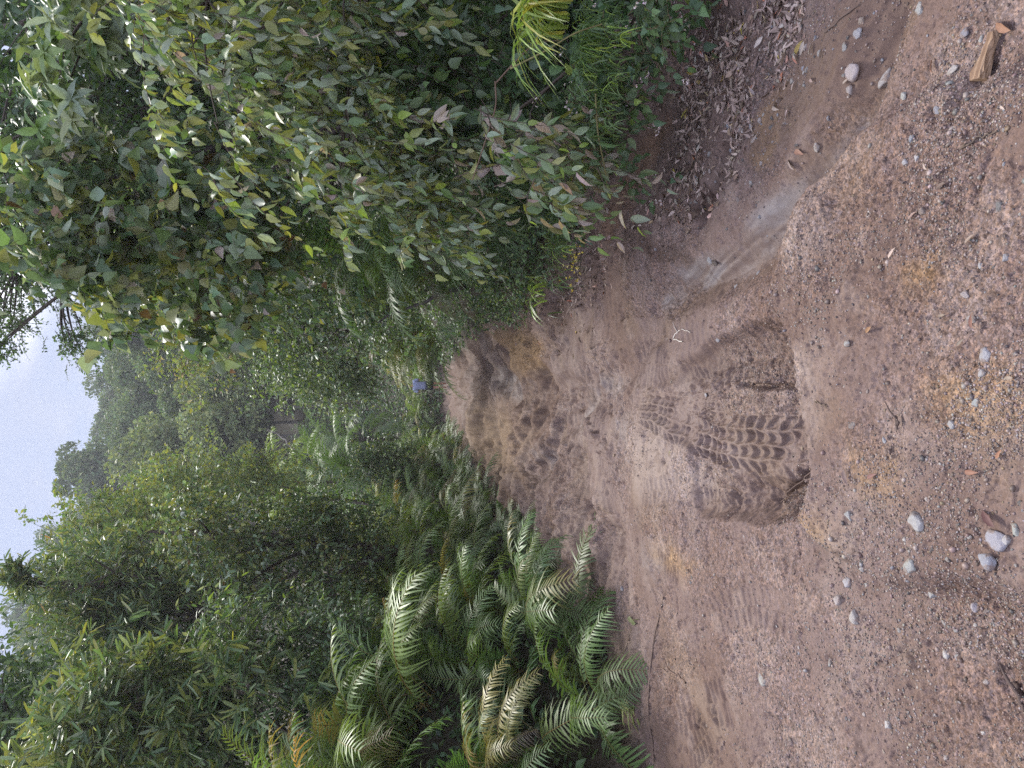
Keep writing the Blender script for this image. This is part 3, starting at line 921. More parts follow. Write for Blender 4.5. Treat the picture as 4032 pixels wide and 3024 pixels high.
# row of smaller shrubs down the right of the track, farther away
C, R = fill([(480, 1180), (560, 1380), (720, 1440), (900, 1470), (980, 1380), (960, 1200)], 26, (15, 18), (.6, .9))
plant('shrub', 'pale pinkish green small-leaved shrub below the leaning tree tip', 'shrub', C, R, (3.4, 16), None, .06, M_LEAF_FAR,
      nt=14, nl=12, size=.10, tmpl=T_SMALL, pal=((PALEG, 3), (OLIVE, 2), (PINK, .8), (MID, 2)), droop=.2, wood='stem', leafname='foliage')
C, R = fill([(960, 1180), (1000, 1430), (1080, 1500), (1200, 1480), (1300, 1420), (1420, 1300), (1480, 1120), (1200, 1150)], 40, (12, 15), (.45, .75))
plant('shrub', 'bright green glossy small-leaved shrub above the yellow-green fern fronds', 'shrub', C, R, (2.9, 13.8), None, .05, M_LEAF_GLOSS,
      nt=15, nl=11, size=.075, tmpl=T_OVATE, pal=((MID, 4), (LIME, 1.2), (GREY, 2), (DEEP, 2)), droop=.2, wood='stem', leafname='foliage')
C, R = fill([(1040, 1420), (1080, 1520), (1240, 1590), (1360, 1590), (1420, 1530), (1450, 1430), (1470, 1330), (1300, 1400)], 46, (17, 22), (.45, .7))
plant('shrub', 'silvery leaved shrub leaning over the walker from the right', 'shrub', C, R, (2.6, 20), None, .06, M_LEAF_GLOSS,
      nt=15, nl=11, size=.10, tmpl=T_OVATE, pal=((GREY, 4), (MID, 3), (PALEG, 2), (DEEP, 1)), droop=.25, wood='stem', leafname='foliage', bias=(-.3, -.2, .2))
C, R = fill([(1400, 1080), (1450, 1330), (1600, 1330), (1700, 1200), (1720, 1000), (1560, 980)], 26, (9.0, 11.5), (.4, .6))
plant('shrub', 'dark small-leaved shrub crossed by a leaning bare stem', 'shrub', C, R, (2.8, 10.6), None, .04, M_LEAF,
      nt=14, nl=10, size=.06, pal=((DEEP, 3), (MID, 3), (TEAL, 1)), droop=.3, wood='stem', leafname='foliage')
g = Geo(); P = np.linspace(0, 1, 8)[:, None]
A, B = at(1480, 1265, 9.2), at(1830, 1120, 8.6)
q = A * (1 - P) + B * P + rng.normal(size=(8, 3)) * .02
g.tubes(q[None], np.linspace(.012, .03, 8)[None], 6, (.05, .04, .032))
tag(link('leaning_stem', g.mesh('leaning_stem', M_BARK)), 'bare dark stem leaning left out of the shrubs right of the track', 'stem')
# trailing ground cover along the right edge
def along(poly_y0, poly_y1, n, off, zr):
    yy = np.linspace(poly_y0, poly_y1, n) + rng.uniform(-.1, .1, n)
    xx = np.interp(yy, RY, RX) + rng.uniform(off[0], off[1], n)
    zz = gz(xx, yy) + rng.uniform(zr[0], zr[1], n)
    return np.stack([xx, yy, zz], -1)


GC = [((5.0, 6.6), 'leafy trailing creeper cover on the bank above the reddish soil', T_OVATE, .05, ((MID, 3), (DEEP, 2), (TEAL, 2), (PALEG, 1))),
      ((6.6, 8.8), 'dense trailing cover spilling over the leaf litter before the grass end', T_SMALL, .06, ((MID, 3), (DEEP, 3), (PALEG, 1), (LIME, .3))),
      ((8.8, 12.2), 'low tangled green cover beside the tan sandy bank', T_SMALL, .06, ((MID, 3), (DEEP, 2), (LIME, .8), (PALEG, 1)))]
for (y0, y1), lab, tm, sz, pal in GC:
    n = 40
    C = np.r_[along(y0, y1, n // 2, (.05, .5), (.05, .3)), along(y0, y1, n // 2, (.4, 1.3), (.2, .9)), along(y0, y1, n // 2, (.8, 1.8), (.5, 1.4))]
    R = rng.uniform(.2, .34, len(C))
    plant('creeper', lab, 'creeper', C, R, (C[0, 0] + .6, C[0, 1]), None, .012, M_LEAF, wood='stem', leafname='foliage', nt=11, nl=9, size=sz, tmpl=tm, pal=pal,
          droop=.3, bias=(-.3, -.3, .2))
# blackberry with flower heads
for lab, reg, n, base, d in (
        ('flowering bramble with pale blossom sprays at the right edge above the leaf litter', [(2420, -60), (2480, 300), (2600, 320), (2680, 200), (2760, -60)], 12, (2.3, 3.75), (3.3, 3.8)),
        ('flowering bramble trailing long canes over the dirt bank', [(2250, 380), (2330, 700), (2460, 720), (2560, 560), (2480, 330), (2350, 300)], 13, (2.1, 4.3), (3.8, 4.5))):
    C, R = fill(reg, n, d, (.16, .26))
    b = np.array([base[0], base[1], gz(*base)[0] - .02])
    root = thing('bramble', lab, 'bramble', b)
    g, w, fl = Geo(), Geo(), Geo()
    branches(w, b, C.mean(0) + np.array([0, 0, .15]), C, .01, (.11, .07, .04))
    foliage(g, w, C, R, nt=7, nl=7, size=.055, tmpl=T_BROAD, pal=((TEAL, 3), (MID, 3), (DEEP, 2), (LIME, .3)), droop=.3, bias=(-.4, -.3, .1), twig_col=(.13, .10, .045))
    nf = 150
    hub = C[rng.integers(0, len(C), nf // 6)] + rng.normal(size=(nf // 6, 3)) * .13
    fp = np.repeat(hub, 6, 0) + rng.normal(size=(nf // 6 * 6, 3)) * .018
    for k in range(4):
        D = rand_dirs(len(fp)); fl.leaves(fp, D, rand_dirs(len(fp)), .012, T_BROAD, palette(len(fp), (((.62, .52, .52), 3), ((.55, .42, .45), 1), ((.30, .28, .18), 1))))
    for ge in (g, w, fl): ge.v = [v - b for v in ge.v]
    link('stem', w.mesh('stem', M_BARK), root); link('foliage', g.mesh('foliage', M_LEAF), root); link('blossom', fl.mesh('blossom', M_FLOWER), root)
for lab, pts in (('long green thorny cane arching over the bank from the upper bush', [(2010, 270, 3.6), (2150, 200, 3.4), (2260, 130, 3.3), (2370, 95, 3.3)]),
                 ('thin brown cane looping down through the shaded leaves', [(1950, 330, 3.9), (2030, 240, 3.8), (2110, 165, 3.7), (2200, 160, 3.7)]),
                 ('yellow-green cane hanging straight down to the dirt bank', [(2345, 370, 3.7), (2352, 520, 3.7), (2385, 680, 3.8), (2395, 780, 3.9)]),
                 ('slim reddish twig slanting through the pink-backed leaves', [(1950, 320, 3.8), (1955, 420, 3.8), (1900, 590, 3.9), (1860, 710, 4.0)])):
    p = np.array([at(*q) for q in pts]); t = np.linspace(0, len(p) - 1, 14)
    q = np.stack([np.interp(t, np.arange(len(p)), p[:, i]) for i in range(3)], -1)
    q[1:-1] = (q[:-2] + 2 * q[1:-1] + q[2:]) / 4
    g = Geo(); g.tubes(q[None], np.linspace(.005, .003, 14)[None], 5, (.16, .14, .05) if 'green' in lab else (.13, .08, .05))
    tag(link('cane', g.mesh('cane', M_BARK)), lab, 'cane')


# ------------------------------------------------------------------ grass tufts
def tuft(label, x, y, d, n, length, pal, lean=(-.3, -.3), name='grass_tuft', group=None, spread=.08, wid=1.0):
    c = at(x, y, d)
    root = c.copy(); root[2] = max(gz(c[0], c[1])[0], c[2])
    g = Geo()
    for i in range(n):
        az = rng.uniform(0, 2 * math.pi)
        h = np.array([math.cos(az), math.sin(az), 0]) * rng.uniform(.3, 1) + np.array([*lean, 0])
        L = length * rng.uniform(.6, 1.15)
        t = np.linspace(0, 1, 7)[:, None]
        p = rng.normal(size=3) * spread * np.array([1, 1, 0]) + h * L * .75 * t ** 1.4 + np.array([0, 0, 1]) * L * (1.15 * t - 1.0 * t ** 2.2)
        side = unit(np.cross(h, [0, 0, 1.0]) + .3 * rng.normal(size=3))
        w = wid * .0042 * (1 - t ** 2.5) * rng.uniform(.7, 1.3) + .0003
        V = np.concatenate([p - side * w, p + side * w], 1).reshape(-1, 3)
        k = np.arange(6)[:, None] * 2
        qd = np.concatenate([k, k + 1, k + 3, k + 2], 1)
        g.add(V, qd.ravel(), np.full(6, 4), palette(1, pal)[0])
    return tag(link(name, g.mesh(name, M_GRASS), None, root), label, 'grass', group)


tuft('bright lime green tuft of broad arching grass at the right edge', 2230, -40, 3.45, 150, .62, ((LIME, 5), (YEL, 1), (MID, 1)), (-.35, -.25), wid=2.0)
tuft('green grass tuft under the bright lime tuft beside brambles', 2360, 170, 3.7, 150, .34, ((MID, 4), (LIME, 1.5)), (-.2, -.3))
tuft('dark drooping grass tuft hanging over the red dirt bank', 2080, 830, 5.2, 220, .6, ((MID, 3), (DEEP, 3)), (-.25, -.3))
tuft('long-bladed dark grass below the pale hanging sprays', 1900, 880, 5.6, 200, .7, ((MID, 3), (DEEP, 2)), (-.3, -.3))
tuft('mixed grass fringe where the bank meets the leaf litter', 2240, 860, 5.1, 200, .38, ((MID, 3), (LIME, .7), (DEEP, 2)), (-.2, -.3), spread=.2)
tuft('short grass on the bank lip under the brambles', 2330, 500, 4.3, 220, .3, ((MID, 3), (LIME, .9), (DEEP, 1)), (-.2, -.3), spread=.22)
tuft('thin grass among the pale flowers near the bank foot', 2420, 260, 3.75, 160, .26, ((MID, 3), (LIME, .8)), (-.15, -.3), spread=.16)
tuft('sprawling strap-leaved seedling over the bare soil gap in the creepers', 2150, 1150, 7.4, 14, .5, ((PALEG, 2), (LIME, 1)), (-.3, -.4), wid=2.5)

# ------------------------------------------------------------------ ferns
def frond_mesh(name, seed, arch0, arch1, dead=0.0, tipcol=None, pairs=30, base=(.105, .165, .058), plen=.15, droop=.35):
    r = np.random.default_rng(seed)
    k = 15
    t = np.linspace(0, 1, k)
    ang = arch0 + (arch1 - arch0) * t ** 1.15
    d = 1.0 / (k - 1)
    y = np.r_[0, np.cumsum(np.cos(ang[:-1]) * d)]; z = np.r_[0, np.cumsum(np.sin(ang[:-1]) * d)]
    x = .05 * np.sin(t * 2.5 + r.uniform(0, 6)) * t
    P = np.stack([x, y, z], -1)
    g = Geo()
    g.tubes(P[None], (.0055 * (1 - .85 * t))[None], 4, (.13, .10, .035) if not dead else (.12, .08, .05))
    s = np.linspace(.16, .985, pairs)
    for sg in (-1, 1):
        pos = np.stack([np.interp(s, t, P[:, i]) for i in range(3)], -1)
        T = unit(np.stack([np.interp(s, t, np.gradient(P[:, i])) for i in range(3)], -1))
        S = np.tile([1.0, 0, 0], (pairs, 1)) * sg
        U = unit(np.cross(S, T) * sg)
        U = np.where(U[:, 2:3] < 0, -U, U) if abs(arch1) < 1.4 else U
        shape = np.sin(np.clip((s - .10) / .92, 0, 1) * math.pi) ** .55 * (1 - .55 * s)
        L = plen * (.25 + 1.25 * shape) * r.uniform(.72, 1.15, pairs) * np.where(r.random(pairs) < .07, .3, 1)
        fw = .30 + .5 * s + r.normal(size=pairs) * .10
        curl = droop * r.uniform(.2, 2.0, pairs) + dead * r.uniform(.3, 1.4, pairs)
        wd = .0125 * (1 - .5 * dead) * (1.1 - .6 * s)
        st = np.array([0, .35, .72])
        rows = []
        for q in st:
            c = pos + L[:, None] * (S * q * (1 - .1 * q) + T * (fw * q)[:, None] - U * (curl * q * q)[:, None] + U * .12 * q)
            ww = (wd * np.array([.7, 1.0, .7])[np.argmin(abs(st - q))])[:, None]
            rows += [c - T * ww, c + T * ww]
        tip = pos + L[:, None] * (S * .95 + T * (fw * 1.1)[:, None] - U * (curl * 1.25)[:, None] + U * .1)
        V = np.stack(rows + [tip], 1)
        base_i = (np.arange(pairs) * 7)[:, None]
        f = np.concatenate([base_i + np.array([[0, 1, 3, 2]]), base_i + np.array([[2, 3, 5, 4]])], 1)
        tri = base_i + np.array([[4, 5, 6]])
        loops = np.concatenate([f, tri], 1)
        if sg < 0:
            loops = np.concatenate([f[:, ::-1], tri[:, ::-1]], 1)
            cnt = np.tile([4, 4, 3], pairs)
            loops = np.concatenate([f[:, [3, 2, 1, 0, 7, 6, 5, 4]], tri[:, ::-1]], 1)
        else:
            cnt = np.tile([4, 4, 3], pairs)
        cc = np.tile(np.array(base), (pairs, 1)) * r.uniform(.8, 1.2, (pairs, 1))
        if tipcol is not None:
            kk = ss(.5, .95, s)[:, None] * r.uniform(.5, 1, (pairs, 1))
            cc = cc * (1 - kk) + np.array(tipcol) * kk
        g.add(V.reshape(-1, 3), loops.ravel(), cnt, np.repeat(cc, 7, 0))
    return g.mesh(name, M_FERN)


FRESH = [frond_mesh('frond', 1, .95, -1.0), frond_mesh('frond', 2, 1.2, -.6), frond_mesh('frond', 3, .6, -1.3), frond_mesh('frond', 4, .85, -.5, droop=.5),
         frond_mesh('frond', 5, .4, -1.0, plen=.2), frond_mesh('frond', 6, 1.35, .2, plen=.15)]
TIPPED = [frond_mesh('frond', 11, 1.3, -.2, tipcol=(.30, .19, .08), base=(.12, .16, .06), droop=.6), frond_mesh('frond', 12, 1.1, -.7, tipcol=(.28, .22, .08), base=(.15, .20, .07), droop=.5)]
GOLD = [frond_mesh('frond', 21, .9, -.7, base=(.30, .25, .06)), frond_mesh('frond', 22, .5, -1.0, base=(.24, .24, .06))]
DEAD = [frond_mesh('frond', 31, .8, -1.1, dead=.7, base=(.14, .10, .07)), frond_mesh('frond', 32, .3, -1.4, dead=.9, base=(.20, .165, .135))]


def fern(label, loc, n, L, face=0.0, fan=math.pi, mix=(.74, .14, .03, .09), tint=(1, 1, 1), group='kiokio ferns along the bank', tilt=(-.1, .25), name='fern'):
    root = thing(name, label, 'fern', loc, group)
    for i in range(n):
        kind = rng.choice(4, p=np.array(mix) / sum(mix))
        me = (FRESH, TIPPED, GOLD, DEAD)[kind]
        me = me[rng.integers(len(me))]
        az = face + rng.uniform(-fan, fan)
        o = link('frond', me, root, rng.normal(size=3) * .05, (rng.uniform(*tilt), rng.uniform(-.35, .35), az - math.pi / 2), L * rng.uniform(.7, 1.2))
        v = rng.uniform(.75, 1.3)
        o.color = (tint[0] * v * rng.uniform(.85, 1.25), tint[1] * v, tint[2] * v * rng.uniform(.8, 1.1), 1)
    return root


FERN_LABEL = ('arching green fern on the left bank', )
# left bank: rows of ferns climbing away from the track edge
def left_at(Y, off):
    x = np.interp(Y, LY, LX) - off
    return np.array([x, Y, gz(x, Y)[0]])


Ys = np.r_[np.arange(4.9, 9.6, .55), np.arange(9.8, 14, .85), np.arange(14.6, 33, 1.5)]
for Y in Ys:
    for off in (.2, .7, 1.2, 1.75, 2.4):
        yy = Y + rng.uniform(-.25, .25); oo = off + rng.uniform(-.15, .15)
        if yy < 5.7 and off < .5:
            continue
        p = left_at(yy, oo)
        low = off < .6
        tint = (1.0, 1.1, .95) if low else ((1.75, 1.75, 1.35) if off > 1.1 else (1.3, 1.38, 1.12))  # upper rows lighter, low row darker: light and shade put into the tint
        L = rng.uniform(.8, 1.05) * (1.0 if off < 1 else 1.15) * (1.0 if Y < 13 else 1.2)
        if low and Y < 13: L *= .85
        if Y < 8: L *= 1.2
        fern('arching green fern crowding the left bank beside the track', p + np.array([0, 0, .05]), 12 if off > .5 else 9, L, -.25, 2.3,
             (.86, .03, .02, .09) if low else (.84, .11, .01, .04), tint, tilt=(-.5, .15) if low else (-.1, .45))
# near left ferns that stand out
fern('large dark green fern at the lower left with long flat fronds over the dirt', left_at(5.5, .1) + [0.1, 0, .15], 9, 1.0, -.6, 1.5, (.9, 0, .1, 0), (1.0, 1.25, .95), None, (-.45, -.1))
fern('yellowing fern with golden fronds beside the shaded hollow at far left', np.array([-2.75, 5.35, .95]), 8, .75, -1.0, 1.3, (.2, .1, .6, .1), (1, 1, 1), None, (-.2, .2))
fern('fern with a long frond reaching out over the track from the left bank', left_at(6.6, .05) + [0, 0, .35], 8, 1.15, -.3, 1.0, (.9, .1, 0, 0), (1.0, 1.2, .95), None, (-.35, .0))
# end of the track, round the walker
for i, (x, d) in enumerate(((-3.2, 33.5), (-2.0, 34), (-.9, 34.5), (.2, 34.6), (1.2, 34), (2.2, 33.2), (-1.4, 36), (.6, 36.2), (1.8, 35.5), (-2.8, 36), (-4, 35), (3.0, 32))):
    p = np.array([x, d, gz(x, d)[0]])
    fern('light green fern massed at the far end of the track', p, 10, 1.5, -1.57, 2.6, (.8, .15, .02, .03), (1.5, 1.5, 1.1), 'ferns closing the far end of the track')
# right side: yellow-green fronds arching to the track
for lab, x, y, d, n, L, mix, tint, face in (
        ('fern with yellow-green fronds drooping left over the track edge', 1640, 1310, 14.5, 10, 1.35, (.5, .5, 0, 0), (1.4, 1.4, .9), 3.6),
        ('fern with bright tipped fronds just right of the walker', 1650, 1300, 17.0, 10, 1.0, (.5, .5, 0, 0), (1.25, 1.3, .9), 3.5),
        ('fern low on the right edge hanging over the pale silt', 1760, 1330, 14.0, 9, 1.3, (.8, .2, 0, 0), (1.1, 1.2, .9), 3.7),
        ('fern behind the walker under the silvery shrub', 1540, 1340, 24, 10, 1.2, (.8, .2, 0, 0), (1.1, 1.2, .9), 3.5),
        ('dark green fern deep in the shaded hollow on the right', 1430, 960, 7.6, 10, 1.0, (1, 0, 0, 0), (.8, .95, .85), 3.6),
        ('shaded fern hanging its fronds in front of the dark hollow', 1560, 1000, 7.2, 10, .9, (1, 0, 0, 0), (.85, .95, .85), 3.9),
        ('pale fern frond cluster beside the long-bladed dark grass', 1640, 860, 6.4, 8, .8, (.9, .1, 0, 0), (1.1, 1.15, 1.0), 3.9),
        ('fern with withered brown fronds at the hollow mouth', 1700, 1080, 8.0, 9, .8, (.5, 0, 0, .5), (.9, .95, .85), 3.9),
        ('lower fern among the creepers by the leaning stem', 1820, 1130, 8.6, 8, .8, (.8, 0, 0, .2), (.9, 1.0, .85), 3.8)):
    p = at(x, y, d); p[2] = max(p[2], gz(p[0], p[1])[0])
    fern(lab, p, n, L, face, 1.6, mix, tint, None)
# tree ferns and tall pale fern clumps beyond the left bank
def tree_fern(label, x, y, d, n, L, tint, group=None):
    c = at(x, y, d); zb = gz(c[0], c[1])[0]
    root = thing('tree_fern', label, 'tree fern', (c[0], c[1], zb), group)
    g = Geo(); h = max(c[2] - zb, .3)
    P = np.stack([np.zeros(6), np.zeros(6), np.linspace(-.05, h, 6)], -1) + rng.normal(size=(6, 3)) * .02
    g.tubes(P[None], np.array([.11, .09, .08, .08, .09, .10])[None], 8, (.05, .035, .025))
    link('trunk', g.mesh('trunk', M_BARK), root)
    for i in range(12):
        me = (FRESH + DEAD)[rng.integers(8)]
        o = link('frond', me, root, (0, 0, h * rng.uniform(.45, .95)), (rng.uniform(-1.3, -.7), rng.uniform(-.3, .3), rng.uniform(0, 6.28)), L * rng.uniform(.6, .9))
        o.color = (tint[0] * .8, tint[1] * .8, tint[2] * .8, 1)
    for i in range(n):
        me = FRESH[rng.integers(6)]
        o = link('frond', me, root, (0, 0, h), (rng.uniform(-.1, .3), rng.uniform(-.2, .2), 2 * math.pi * i / n + rng.uniform(-.2, .2)), L * rng.uniform(.85, 1.15))
        v = rng.uniform(.85, 1.15); o.color = (tint[0] * v, tint[1] * v, tint[2] * v, 1)
    return root


tree_fern('pale yellow-green tree fern crown catching the light above the fern bank', 1190, 1900, 36, 18, 3.0, (2.2, 2.0, 1.2))
tree_fern('tree fern with brown skirt in the middle distance left of centre', 1270, 1850, 35, 16, 2.6, (1.6, 1.6, 1.1))
tree_fern('tall fern with long pale fronds between the bank and the pale shrubs', 1420, 1840, 24, 14, 2.4, (1.2, 1.35, 1.1))
tree_fern('fern crown drooping beside the dark gap near the walker', 1400, 1730, 36, 14, 2.6, (1.2, 1.3, 1.1))

# ------------------------------------------------------------------ left trees
RW = dict(tmpl=T_STRAP, rosette=True, upw=.4, jit=.8, bias=(.2, -.2, .7), sag=.05, mat=M_LEAF_GLOSS)
PR = ((OLIVE, 3), (MID, 4), (PALEG, 2), (DEEP, 2), (ORNG, .06), (TEAL, 1))
C, R = fill([(170, 2270), (260, 2170), (440, 2110), (620, 2200), (900, 2250), (920, 2560), (700, 2620), (400, 2560), (280, 2440), (190, 2420)], 74, (12.5, 15), (.4, .62))
Ct, Rt = fill([(60, 2270), (80, 2330), (150, 2320), (140, 2250)], 5, (12.8, 13.4), (.22, .3))
plant('tall_narrow_leaf_tree', 'tall tree with upright strap leaves whose tip rises into the sky', 'tree', np.r_[C, Ct], np.r_[R, Rt], (-4.0, 13.6), at(110, 2290, 13.5), .11,
      nt=18, nl=11, size=.165, droop=.1, pal=PR, **RW)
C, R = fill([(-150, 2560), (60, 2560), (300, 2580), (420, 2700), (380, 3100), (-150, 3150)], 60, (11.5, 14.5), (.5, .75))
plant('forest_tree', 'dark broadleaf tree in the left corner against the sky', 'tree', C, R, (-6.5, 13), at(-100, 2800, 13), .14, M_LEAF,
      nt=15, nl=10, size=.11, pal=((MID, 3), (DEEP, 4), (TEAL, 2), (OLIVE, .5)), droop=.3)
C, R = fill([(260, 2640), (500, 2560), (900, 2620), (1120, 2700), (1150, 3120), (700, 3150), (300, 3120)], 64, (8.2, 10.2), (.34, .5))
plant('tall_narrow_leaf_tree', 'young tree with long wavy saw-edged strap leaves rising behind the ferns', 'tree', C, R, (-4.6, 9.4), at(220, 2850, 9.2), .06,
      nt=17, nl=11, size=.18, droop=.35, pal=((OLIVE, 3), (PALEG, 3), (MID, 4), (DEEP, 2), (YEL, .12)), **RW)
C, R = fill([(150, 2900), (260, 2780), (420, 2780), (420, 3100), (150, 3150)], 14, (8.6, 9.6), (.34, .46))
plant('tall_narrow_leaf_tree', 'yellowish sapling top with strap leaves in the left corner', 'tree', C, R, (-4.9, 9.1), at(140, 2900, 9), .04,
      nt=15, nl=10, size=.19, droop=.3, pal=((OLIVE, 4), (YEL, .5), (PALEG, 3), (MID, 2)), **RW)
C, R = fill([(560, 2080), (780, 1960), (1000, 1980), (1240, 2050), (1360, 2200), (1340, 2420), (1080, 2460), (760, 2280)], 66, (11, 14), (.42, .66))
plant('forest_tree', 'bushy olive green tree above the middle of the fern bank', 'tree', C, R, (-2.9, 12.6), at(560, 2120, 13), .09, M_LEAF_GLOSS,
      nt=15, nl=11, size=.085, pal=((OLIVE, 3), (MID, 4), (GREY, 2), (DEEP, 2), (BROWN, .1)), droop=.3, bias=(.2, -.2, .3))
C, R = fill([(860, 2420), (1080, 2360), (1320, 2420), (1360, 2640), (1200, 2760), (900, 2720)], 44, (9.0, 11), (.36, .54))
plant('forest_tree', 'slim tree with lance-shaped bright leaves behind the orange-tipped ferns', 'tree', C, R, (-3.5, 10.2), at(820, 2600, 10.2), .05, M_LEAF_GLOSS,
      nt=14, nl=10, size=.11, tmpl=T_LANCE, pal=((MID, 4), (GREY, 2), (LIME, 1), (DEEP, 3)), droop=.35)
C, R = fill([(1160, 1960), (1320, 1920), (1480, 2000), (1520, 2200), (1440, 2420), (1300, 2300), (1200, 2150)], 44, (12, 15), (.4, .6))
plant('shrub', 'dark small-leaved shrub along the top of the left fern bank', 'shrub', C, R, (-3.3, 13.6), None, .05, M_LEAF,
      nt=14, nl=11, size=.07, tmpl=T_OVATE, pal=((DEEP, 4), (MID, 3), (OLIVE, 1), (TEAL, 1)), droop=.3, wood='stem', leafname='foliage')
C, R = fill([(1300, 2420), (1420, 2340), (1480, 2480), (1300, 2800), (1150, 2950), (1120, 2700)], 30, (8, 9.6), (.3, .46))
plant('shrub', 'dark green shrub with small glossy leaves behind the nearest ferns', 'shrub', C, R, (-3.3, 8.9), None, .04, M_LEAF,
      nt=14, nl=11, size=.055, tmpl=T_OVATE, pal=((DEEP, 4), (MID, 3), (TEAL, 1)), droop=.3, wood='stem', leafname='foliage')
C, R = fill([(230, 2020), (420, 1960), (640, 1960), (760, 2060), (560, 2130), (330, 2140)], 30, (17, 20), (.55, .8))
plant('forest_tree', 'hazy green tree beside the tall strap-leaved tree on the left', 'tree', C, R, (-5.4, 18.6), at(250, 2060, 18.6), .1, M_LEAF_FAR,
      nt=14, nl=12, size=.11, tmpl=T_SMALL, pal=((PALEG, 2), (OLIVE, 3), (MID, 3)), droop=.2)
C, R = fill([(560, 1900), (740, 1790), (1000, 1800), (1160, 1860), (1140, 1990), (860, 2000), (640, 1980)], 46, (20, 25), (.7, 1.05))
plant('shrub', 'leafy yellow-green shrub rising left of the pale shrubs', 'shrub', C, R, (-3.8, 23), None, .08, M_LEAF_FAR,
      nt=15, nl=12, size=.13, tmpl=T_SMALL, pal=((PALEG, 3), (OLIVE, 3), (MID, 3)), droop=.2, wood='stem', leafname='foliage')
C, R = fill([(1200, 1640), (1330, 1620), (1500, 1740), (1560, 1850), (1420, 1960), (1240, 1930), (1160, 1800)], 50, (42, 48), (1.0, 1.6))
plant('shrub', 'mid-green shrub behind the tall pale fern fronds', 'shrub', C, R, (-5.2, 45), None, .08, M_LEAF_FAR,
      nt=15, nl=12, size=.15, tmpl=T_SMALL, pal=((MID, 4), (DEEP, 2), (PALEG, 1)), droop=.2, wood='stem', leafname='foliage')
C, R = fill([(1400, 1790), (1400, 1880), (1560, 1930), (1640, 1860), (1600, 1780), (1500, 1750)], 26, (21.5, 23), (.45, .7))
plant('shrub', 'dark leafy shrub below the tall pale fern fronds at the bank top', 'shrub', C, R, (-3.4, 22.4), None, .05, M_LEAF,
      nt=14, nl=11, size=.10, tmpl=T_SMALL, pal=((DEEP, 3), (MID, 3), (OLIVE, 1)), droop=.3, wood='stem', leafname='foliage')
# bare dead stem among the left shrubs
for lab, pts in (('bare grey dead branch poking from the pale shrubs', [(1050, 1690, 33), (1110, 1720, 33), (1160, 1770, 33)]),
                 ('thin bare pale branch above the left shrubs', [(800, 1850, 24), (880, 1850, 24), (960, 1900, 24)]),
                 ('slender dead stem leaning in the dark gap by the walker', [(1350, 1560, 26), (1400, 1590, 26), (1450, 1610, 26)])):
    p = np.array([at(*q) for q in pts]); t = np.linspace(0, 2, 9)
    q = np.stack([np.interp(t, np.arange(3), p[:, i]) for i in range(3)], -1) + rng.normal(size=(9, 3)) * .03
    side = np.array([q[[3, 3]] + np.linspace(0, 1, 2)[:, None] * np.array([.25, 0, .45])])
    g = Geo(); g.tubes(q[None], np.linspace(.02, .035, 9)[None], 5, (.30, .26, .22)); g.tubes(side, np.array([[.018, .008]]), 4, (.30, .26, .22))
    tag(link('dead_branch', g.mesh('dead_branch', M_BARK)), lab, 'branch')

# ------------------------------------------------------------------ pale shrubs in the middle distance and the wooded hill
def far_tree_meshes(seed, lumps, r_env, lump_r, faces, size, pal):
    g, w = Geo(), Geo()
    u = rand_dirs(lumps) * np.array([1, 1, 1])
    u[:, 2] = np.abs(u[:, 2]) * 1.2 - .35
    C = unit(u) * np.array(r_env) * rng.uniform(.55, 1.0, (lumps, 1)) + np.array([0, 0, r_env[2] * 1.15])
    R = rng.uniform(.7, 1.3, lumps) * lump_r
    for c, r in zip(C, R):
        d = rand_dirs(faces)
        d[:, 2] = np.where(d[:, 2] < -.3, -d[:, 2], d[:, 2])
        pos = c + d * r * rng.uniform(.6, 1.05, (faces, 1)) * np.array([1, 1, .85])
        D = unit(np.cross(d, rand_dirs(faces)) + .5 * d)
        Nn = d + .7 * rng.normal(size=(faces, 3)) + np.array([0, 0, .3])
        g.leaves(pos, D, Nn, size * rng.uniform(.6, 1.3, faces), T_SMALL, palette(faces, pal) * rng.uniform(.85, 1.15), 1.2)
    branches(w, (0, 0, -1.0), (0, 0, r_env[2] * 1.6), C[:: 2], .045 * r_env[2], (.10, .085, .07), .1)
    return g.mesh('crown', M_LEAF_FAR), w.mesh('trunk', M_BARK)


HP = ((.066, .105, .042), 3), ((.088, .125, .050), 3), ((.05, .085, .036), 2), ((.11, .125, .045), 1)
FAR = [far_tree_meshes(i, 34, (3.6, 3.6, 4.6), 1.25, 420, .30, HP) for i in range(5)]
SHB = [far_tree_meshes(20 + i, 26, (1.9, 1.9, 2.4), .75, 420, .16, (((.14, .175, .075), 3), ((.17, .19, .075), 2), ((.10, .14, .06), 2))) for i in range(3)]


def far_tree(name, label, cat, x, y, d, s, src, group=None, zrise=0.0):
    c = at(x, y, d); zb = gz(c[0], c[1])[0]
    root = thing(name, label, cat, (c[0], c[1], zb), group, (0, 0, rng.uniform(0, 6.28)))
    root.scale = (s * rng.uniform(.9, 1.1), s * rng.uniform(.9, 1.1), s * rng.uniform(.9, 1.25))
    cr, tr = src
    link('trunk', tr, root); link('crown', cr, root)
    return root


